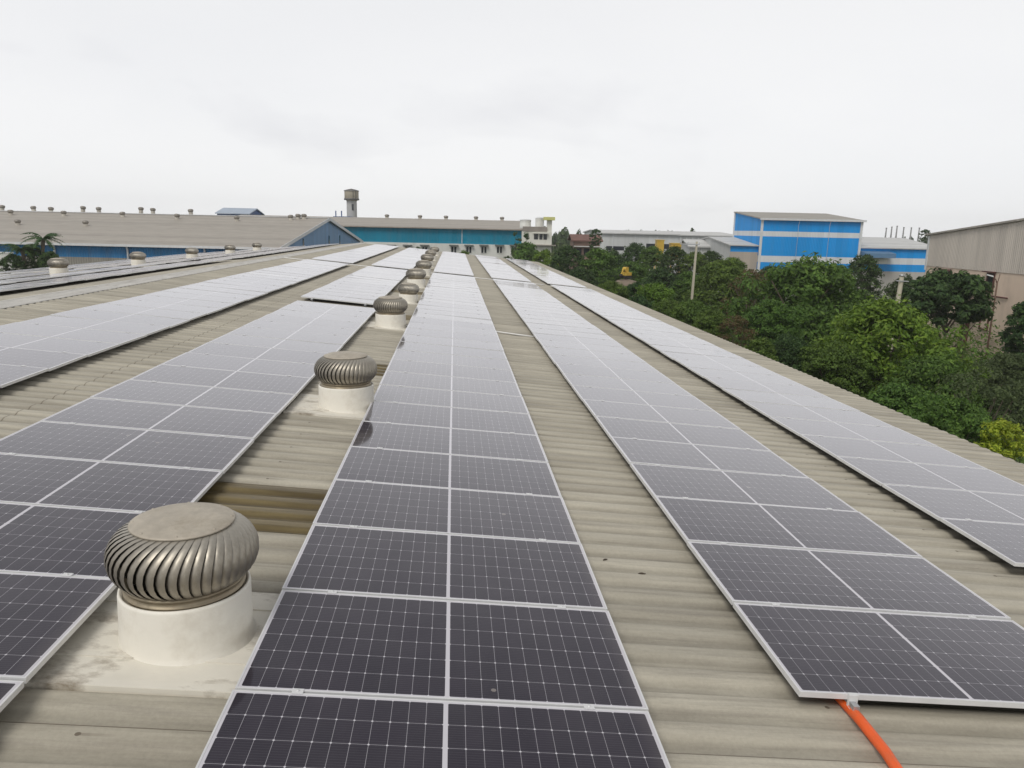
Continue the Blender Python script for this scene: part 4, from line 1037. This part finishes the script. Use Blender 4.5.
# ------------------------------------------------------------------ vegetation
def leafmat(name, c1, c2, c3, trans=0.35):
    m = bpy.data.materials.new(name); m.use_nodes = True
    nt = m.node_tree; nt.nodes.clear()
    out = N(nt, 'ShaderNodeOutputMaterial'); geo = N(nt, 'ShaderNodeNewGeometry'); oi = N(nt, 'ShaderNodeObjectInfo')
    rp = N(nt, 'ShaderNodeValToRGB'); e = rp.color_ramp.elements
    e[0].position = 0.0; e[0].color = (*c1, 1); e[1].position = 1.0; e[1].color = (*c3, 1)
    q = e.new(0.55); q.color = (*c2, 1)
    Lk(nt, geo.outputs['Random Per Island'], rp.inputs['Fac'])
    # clumps differ in hue and tone through the crown
    tc = N(nt, 'ShaderNodeTexCoord'); no = N(nt, 'ShaderNodeTexNoise', inp={'Scale': 2.2, 'Detail': 3.0}); Lk(nt, tc.outputs['Object'], no.inputs['Vector'])
    mr = N(nt, 'ShaderNodeMapRange', inp={1: 0.3, 2: 0.7, 3: 0.65, 4: 1.3}); Lk(nt, no.outputs['Fac'], mr.inputs[0])
    hs = N(nt, 'ShaderNodeHueSaturation'); Lk(nt, rp.outputs[0], hs.inputs['Color']); Lk(nt, mr.outputs[0], hs.inputs['Value'])
    m2 = N(nt, 'ShaderNodeMapRange', inp={3: 0.485, 4: 0.515}); Lk(nt, oi.outputs['Random'], m2.inputs[0]); Lk(nt, m2.outputs[0], hs.inputs['Hue'])
    d = N(nt, 'ShaderNodeBsdfPrincipled'); d.inputs['Roughness'].default_value = 0.55; d.inputs['Specular IOR Level'].default_value = 0.25
    t = N(nt, 'ShaderNodeBsdfTranslucent'); mx = N(nt, 'ShaderNodeMixShader', inp={0: trans})
    Lk(nt, hs.outputs[0], d.inputs['Base Color']); Lk(nt, hs.outputs[0], t.inputs['Color'])
    Lk(nt, d.outputs[0], mx.inputs[1]); Lk(nt, t.outputs[0], mx.inputs[2]); Lk(nt, mx.outputs[0], out.inputs[0])
    return m
LM = {
 'mid': leafmat('mid_green_leaves', (0.064,0.113,0.023), (0.100,0.174,0.032), (0.164,0.249,0.044)),
 'bright': leafmat('yellow_green_leaves', (0.070,0.151,0.016), (0.116,0.222,0.025), (0.188,0.308,0.039)),
 'lime': leafmat('lime_leaves', (0.189,0.264,0.025), (0.325,0.405,0.037), (0.479,0.530,0.063)),
 'dark': leafmat('dark_green_leaves', (0.031,0.065,0.020), (0.054,0.106,0.031), (0.094,0.156,0.044)),
 'olive': leafmat('grey_olive_leaves', (0.055,0.085,0.035), (0.08,0.12,0.045), (0.12,0.165,0.065)),
 'red': leafmat('dry_reddish_twigs', (0.103,0.070,0.035), (0.163,0.101,0.053), (0.120,0.132,0.044)),
 'far': leafmat('distant_leaves', (0.051,0.086,0.028), (0.077,0.117,0.037), (0.111,0.156,0.051)),
}
M_BARK = pmat('grey_brown_bark', (0.12,0.095,0.07), 0.9, 0, 0.25, 3, bump=0.4, bscale=12)
def crown_mesh(name, seed, dens, per, leaf, shape='round', A=1.5):
    """crown of footprint radius 1 and height A: many leaf faces gathered in clumps on boughs"""
    r = random.Random(seed); mb = MB(); vs = []; fs = []
    lobes = []
    for k in range(8):
        a = r.uniform(0, 2*PI); lobes.append((math.cos(a), math.sin(a), r.uniform(0.05, 0.4), r.uniform(0, A), r.uniform(0.3, 0.8)))
    nclump = int(dens*(0.55+0.45*A))
    for c in range(nclump):
        z = A*r.random()**0.72
        dz = A - z; D = min(1.05, A*0.75)
        if shape == 'umbrella': env = math.sqrt(max(0.03, 1-((z/A-0.45)/0.6)**2))
        elif shape == 'column': env = 0.4 + 0.5*abs(math.sin(2.3*z+seed))
        else:
            env = math.sqrt(max(0.03, 1-((D-dz)/D)**2)) if dz < D else 1.0
            if shape == 'round' and z < 0.45*A: env *= 0.72+0.28*z/(0.45*A)
        a = r.uniform(0, 2*PI); rr = env*(r.random()**0.36)
        for lx, ly, am, lz_, ls in lobes:
            rr *= 1 + am*max(0, math.cos(a)*lx+math.sin(a)*ly)**4*math.exp(-((z-lz_)/ls)**2)
        rr *= 0.88
        cx, cy_ = rr*math.cos(a), rr*math.sin(a)
        cz = z + r.gauss(0, 0.05) + (0.05*max(0, r.gauss(0, 1)) if dz < 0.5 else 0)
        sz = r.uniform(0.12, 0.27)
        for l in range(per):
            d = Vector((r.gauss(0,1), r.gauss(0,1), r.gauss(0,0.8))); d.normalize()
            d *= sz*r.random()**0.4
            p = Vector((cx, cy_, cz)) + Vector((d.x, d.y, d.z*0.7))
            if p.z < 0: p.z = -p.z*0.5
            nrm = (d.normalized()*0.7 + Vector((cx*0.35, cy_*0.35, 0.55)) + Vector((r.gauss(0,.4), r.gauss(0,.4), r.gauss(0,.4)))).normalized()
            t1 = nrm.orthogonal().normalized(); t2 = nrm.cross(t1); q = r.uniform(0, 2*PI)
            e1 = t1*math.cos(q)+t2*math.sin(q); e2 = nrm.cross(e1)
            s_ = leaf*r.uniform(0.45, 1.6)
            b = len(vs)
            vs += [p-e1*s_, p-e2*s_*0.45+nrm*s_*0.12, p+e1*s_, p+e2*s_*0.45+nrm*s_*0.12]
            fs.append((b, b+1, b+2, b+3))
    mb.add(vs, fs)
    return mb, name
def trunk_mesh(seed, twiggy=False):
    r = random.Random(seed); mb = MB()
    mb.tube([(0,0,-0.02),(0.02,0.01,0.2),(0.0,0.03,0.45),(0.03,0.0,0.8)], [0.06,0.045,0.035,0.012], 7)
    for k in range(16 if twiggy else 9):
        a = r.uniform(0, 2*PI); z0 = r.uniform(0.12, 0.6); L_ = r.uniform(0.4, 0.8)
        mb.tube([(0,0.02,z0), (L_*0.45*math.cos(a), L_*0.45*math.sin(a), z0+0.18), (L_*math.cos(a), L_*math.sin(a), min(0.97, z0+0.42))], [0.025,0.015,0.005], 5)
    return mb
CR = {}
SPEC = {'round': (120, 64, 0.050, 'round'), 'bush': (85, 60, 0.058, 'bush'), 'fine': (190, 100, 0.035, 'bush'),
        'broad': (120, 60, 0.07, 'umbrella'), 'sparse': (17, 34, 0.085, 'column'), 'twig': (60, 46, 0.038, 'bush'), 'far': (40, 36, 0.095, 'round')}
def crown(kind, mat, A):
    A = max(0.6, round(A*2.5)/2.5)
    key = (kind, mat, A)
    if key not in CR:
        d_, p_, l_, sh_ = SPEC[kind]
        CR[key] = crown_mesh('crown', len(CR)*7+11, d_, p_, l_, sh_, A)[0].mesh('crown', LM[mat])
    return CR[key], A
TRK = [trunk_mesh(1).mesh('trunk', M_BARK), trunk_mesh(2).mesh('trunk', M_BARK), trunk_mesh(3, True).mesh('trunk', M_BARK)]
vr = random.Random(99)
def plant(px, ytop, F, wpx, kind, mat, label, cat='tree', name='tree', zlow=0.0, group='trees and bushes right of the roof', lean=0.0, deep=1.0):
    l, zt = lz(px, ytop, F)
    rad = wpx/2*F/770.0
    t = thing(name, label, cat, wpos(l, F), vr.uniform(0, 6.28), group)
    zc_ = max(zlow, zt - 3.2*rad) if kind not in ('sparse',) else zlow
    me, A = crown(kind, mat, (zt-zc_)/rad)
    c = link('crown', me, t)
    c.location = (0, 0, zc_); c.scale = (rad*0.95, rad*0.95, (zt-zc_)/A*0.96)
    k = link('trunk', TRK[2] if kind in ('twig', 'sparse') else TRK[vr.randrange(2)], t); k.scale = (rad*0.9, rad*0.9, zt*0.9)
    return t
P = plant
P(806, 261, 55, 122, 'fine', 'mid', 'big bushy mid green tree below the striped factory')
P(884, 304, 38, 138, 'fine', 'bright', 'large yellowish green tree in front of the concrete pole')
P(954, 276, 60, 80, 'broad', 'dark', 'dark broad leaved tree in front of the beige factory', zlow=4.7)
P(866, 255, 84, 40, 'round', 'dark', 'dark tree right under the striped factory corner')
P(905, 277, 68, 46, 'round', 'olive', 'dull olive tree behind the concrete pole')
P(722, 262, 70, 78, 'fine', 'mid', 'wide mid green tree right of the utility pole')
P(750, 268, 60, 58, 'twig', 'red', 'half bare reddish brown shrub below the low wing', 'shrub', 'shrub')
P(1036, 300, 48, 56, 'broad', 'dark', 'dark tree cut off by the right edge, beside the lamp', zlow=2.5)
P(1004, 421, 14.6, 60, 'bush', 'lime', 'small lime green bush poking up at the right eave', 'bush', 'bush')
P(988, 362, 27, 92, 'twig', 'olive', 'greyish olive scrub bush above the lime green one', 'bush', 'bush')
P(1010, 352, 36, 60, 'fine', 'olive', 'pale olive bush under the dark tree at right edge', 'bush', 'bush')
P(935, 358, 33, 110, 'fine', 'mid', 'deep green bush below the dark broad leaved tree', 'bush', 'bush')
P(958, 400, 22, 90, 'fine', 'mid', 'low green bush close to the eave left of the lime one', 'bush', 'bush')
P(905, 385, 27, 100, 'fine', 'mid', 'leafy low bush close to the eave under the yellowish tree', 'bush', 'bush')
P(838, 342, 36, 74, 'fine', 'mid', 'dense green undergrowth bush left of the yellowish green tree', 'bush', 'bush')
P(775, 300, 49, 66, 'fine', 'mid', 'shaded green bush at the foot of the big bushy tree', 'bush', 'bush')
P(790, 335, 38, 60, 'fine', 'dark', 'dark bush beside the eave below the big bushy tree', 'bush', 'bush')
P(736, 314, 44, 44, 'twig', 'red', 'low reddish dry bush right by the eave', 'bush', 'bush')
P(760, 338, 36, 44, 'bush', 'mid', 'small green bush at the eave below the reddish shrub', 'bush', 'bush')
P(692, 300, 53, 56, 'fine', 'mid', 'leafy green bush hiding the utility pole foot', 'bush', 'bush')
P(655, 283, 61, 60, 'fine', 'bright', 'light green bush right of the yellow digger', 'bush', 'bush')
P(640, 296, 53, 46, 'round', 'dark', 'dark round bush at the eave below the digger', 'bush', 'bush')
P(668, 300, 49, 44, 'fine', 'mid', 'mid green bush at the eave between digger and pole', 'bush', 'bush')
P(712, 310, 46, 44, 'fine', 'mid', 'low green bush at the eave right of the pole', 'bush', 'bush')
P(608, 283, 68, 44, 'bush', 'bright', 'light green grassy bush left of the digger', 'bush', 'bush')
P(612, 281, 64, 40, 'fine', 'mid', 'green bush at the eave in front of the earth mound', 'bush', 'bush')
P(636, 282, 65, 34, 'fine', 'dark', 'dark green bush right in front of the digger mound', 'bush', 'bush')
P(600, 249, 88, 50, 'round', 'mid', 'rounded full green tree left of the digger')
P(567, 246, 94, 36, 'round', 'dark', 'dark rounded tree beside the white block')
P(582, 268, 79, 46, 'round', 'dark', 'low dark tree at the eave under the rounded ones')
P(527, 243, 107, 46, 'round', 'mid', 'leafy tree in front of the white block')
P(520, 231, 110, 24, 'sparse', 'dark', 'thin bare topped tree before the teal wall end', zlow=6.0)
P(545, 250, 100, 34, 'round', 'bright', 'small light green tree at the far eave corner')
P(596, 228.5, 132, 13, 'far', 'dark', 'single dark round tree right behind the tiled house')
P(926, 229, 215, 12, 'far', 'dark', 'dark treetop on the skyline beside the thin stacks')
for i, (px, y, F, w_, m_, lab) in enumerate((
  (613, 251, 108, 34, 'dark', 'dark tree before the white shed, leftmost of its row'),
  (635, 243, 118, 34, 'dark', 'tall dark tree before the left end of white shed'),
  (653, 246.5, 105, 34, 'mid', 'mid green tree in front of the tall yellow hopper'),
  (674, 246.5, 100, 34, 'dark', 'dark tree in front of the wide yellow hopper'),
  (695, 252, 97, 34, 'mid', 'mid green tree just behind the utility pole'),
  (712, 251, 100, 30, 'dark', 'dark tree below the low pale workshop'),
  (735, 258, 92, 34, 'mid', 'mid green tree before the low wing'),
  (632, 262, 92, 40, 'mid', 'broad green tree behind the digger'),
  (660, 268, 82, 44, 'dark', 'dark leafy tree left of the utility pole'),
  (690, 272, 76, 40, 'mid', 'green tree directly left of the pole shaft'),
  (770, 266, 78, 40, 'dark', 'dark tree peeking behind the big bushy tree'),
  (840, 266, 74, 40, 'mid', 'green tree between the big bushy one and dark one'))):
    P(px, y, F, w_, 'round', m_, lab)
P(508, 256, 88, 12, 'bush', 'dark', 'tiny dark shrub beside the far roof corner', 'shrub', 'shrub')
P(466, 250.5, 104, 26, 'bush', 'mid', 'small shrub in front of the white ground storey windows', 'shrub', 'shrub')
P(418, 247, 110, 16, 'bush', 'dark', 'dark shrub behind the farthest turbine vent', 'shrub', 'shrub')
# the trees at the far left
def palm(px, ytop, F, lean, fl, lab, seed):
    r = random.Random(seed); l, zt = lz(px, ytop, F); h = zt - fl*0.45
    t = thing('palm_tree', lab, 'palm', wpos(l, F), -YAW, 'palms left of the roof')
    pts = [(lean*(q/6.0)**2, 0, h*q/6.0) for q in range(7)]
    MB().tube(pts, [0.20,0.17,0.15,0.13,0.12,0.12,0.15], 8).build('trunk', M_BARK, t)
    mb = MB(); vs = []; fs = []; top = Vector((lean, 0, h))
    for k in range(19):
        a = 2*PI*k/19*2.4 + r.uniform(-.2,.2); up = r.uniform(0.15, 1.25); L_ = fl*r.uniform(0.8, 1.15)
        d = Vector((math.cos(a), math.sin(a), 0)); prev = top
        side = Vector((-math.sin(a), math.cos(a), 0))
        for q in range(1, 15):
            u = q/14.0
            p = top + d*L_*u*math.cos(up*(1-u*0.6)) + Vector((0,0,L_*(math.sin(up)*u - 0.75*u*u)))
            w = 0.42*fl/2.2*math.sin(PI*min(0.98, u*0.9+0.08))
            for s_ in (-1, 1):
                b2 = len(vs); tip = p + side*s_*w + d*w*0.5 - Vector((0,0,w*r.uniform(0.3,0.8)))
                vs += [prev, p, tip, prev.lerp(tip, 0.8)]; fs.append((b2, b2+1, b2+2, b2+3))
            prev = p
    mb.add(vs, fs); mb.build('crown', LM['dark'], t)
palm(33, 229, 62, 0.75, 1.7, 'taller leaning palm with a ragged crown before the blue wall', 5)
palm(24, 240, 61, -0.2, 1.8, 'shorter palm left of the leaning one, before the blue wall', 8)
P(32, 244, 62, 22, 'round', 'dark', 'dark shrub between the two palms', 'shrub', 'shrub', group='trees left of the roof')
P(13, 254, 60, 26, 'round', 'dark', 'round dark shrub in front of the white wall', 'shrub', 'shrub', group='trees left of the roof')
P(49, 251.5, 60, 30, 'round', 'dark', 'round dark shrub behind the nearest far vent', 'shrub', 'shrub', group='trees left of the roof')

# undergrowth that nobody could count, between the bushes
ur = random.Random(17); mb = MB(); vs = []; fs = []
for k in range(90000):
    F = 10 + 100*ur.random()**1.3
    xmin = 9.8
    x = xmin + 0.2 + ur.random()*min(52, 0.62*F + 6); y = F
    hmax = 2.4 + 3.0*(0.5+0.5*math.sin(x*0.45+1.3*math.sin(y*0.21)))*(0.5+0.5*math.sin(y*0.33+x*0.12))
    z = hmax*ur.random()**0.7
    s_ = ur.uniform(0.10, 0.26); nrm = Vector((ur.gauss(0,.6), ur.gauss(0,.6)-0.2, 0.8)).normalized()
    t1 = nrm.orthogonal().normalized(); t2 = nrm.cross(t1); q = ur.uniform(0, 6.28)
    e1 = t1*math.cos(q)+t2*math.sin(q); e2 = nrm.cross(e1); p = Vector((x, y, z)); b = len(vs)
    vs += [p-e1*s_, p-e2*s_*0.4, p+e1*s_, p+e2*s_*0.4]; fs.append((b, b+1, b+2, b+3))
mb.add(vs, fs)
tag(mb.build('undergrowth', LM['mid']), 'tangled low green undergrowth beside the roof eave', 'undergrowth', None, 'stuff')

# far woods along the horizon
def wood(name, f0, f1, a0, a1, n, h0, h1, lab, seed):
    r = random.Random(seed); mb = MB(); base, idx = CR_FAR
    vs = []; fs = []
    for k in range(n):
        a = math.radians(r.uniform(a0, a1)); F = r.uniform(f0, f1)
        h = r.uniform(h0, h1)*(0.75+0.25*math.sin(a*37+F*0.01)); rad = r.uniform(2.5, 5.0); rz = r.uniform(0, 6.28)
        c_, s_ = math.cos(rz), math.sin(rz); x0_, y0_ = F*math.tan(a), F
        o = len(vs)
        for v in base: vs.append((x0_+rad*(v[0]*c_-v[1]*s_), y0_+rad*(v[0]*s_+v[1]*c_), v[2]*h))
        fs += [tuple(i+o for i in f) for f in idx]
    mb.add(vs, fs)
    tag(mb.build(name, LM['far']), lab, 'woods', None, 'stuff')
fb = crown_mesh('x', 81, 22, 22, 0.16, 'round', 1.0)[0]
CR_FAR = (fb.v, fb.f)
wood('woodland', 240, 620, -12, 52, 900, 6.5, 10.4, 'hazy distant woods along the horizon on the right', 3)
wood('scrubland', 120, 240, 1, 14, 60, 5.0, 7.6, 'far scrubby trees behind the tiled house', 4)

# ------------------------------------------------------------------ air
hz = bpy.data.materials.new('pale_haze'); hz.use_nodes = True
nt = hz.node_tree; nt.nodes.clear()
o_ = N(nt, 'ShaderNodeOutputMaterial'); pv = N(nt, 'ShaderNodeVolumePrincipled')
pv.inputs['Color'].default_value = (0.98, 0.985, 1.0, 1); pv.inputs['Density'].default_value = 0.00034; pv.inputs['Anisotropy'].default_value = 0.2
Lk(nt, pv.outputs[0], o_.inputs['Volume'])
HB = MB().box(-720, 720, -260, 760, -1.5, 32).build('haze', hz)
tag(HB, 'thin pale haze in the air over the whole site', 'haze', None, 'stuff')
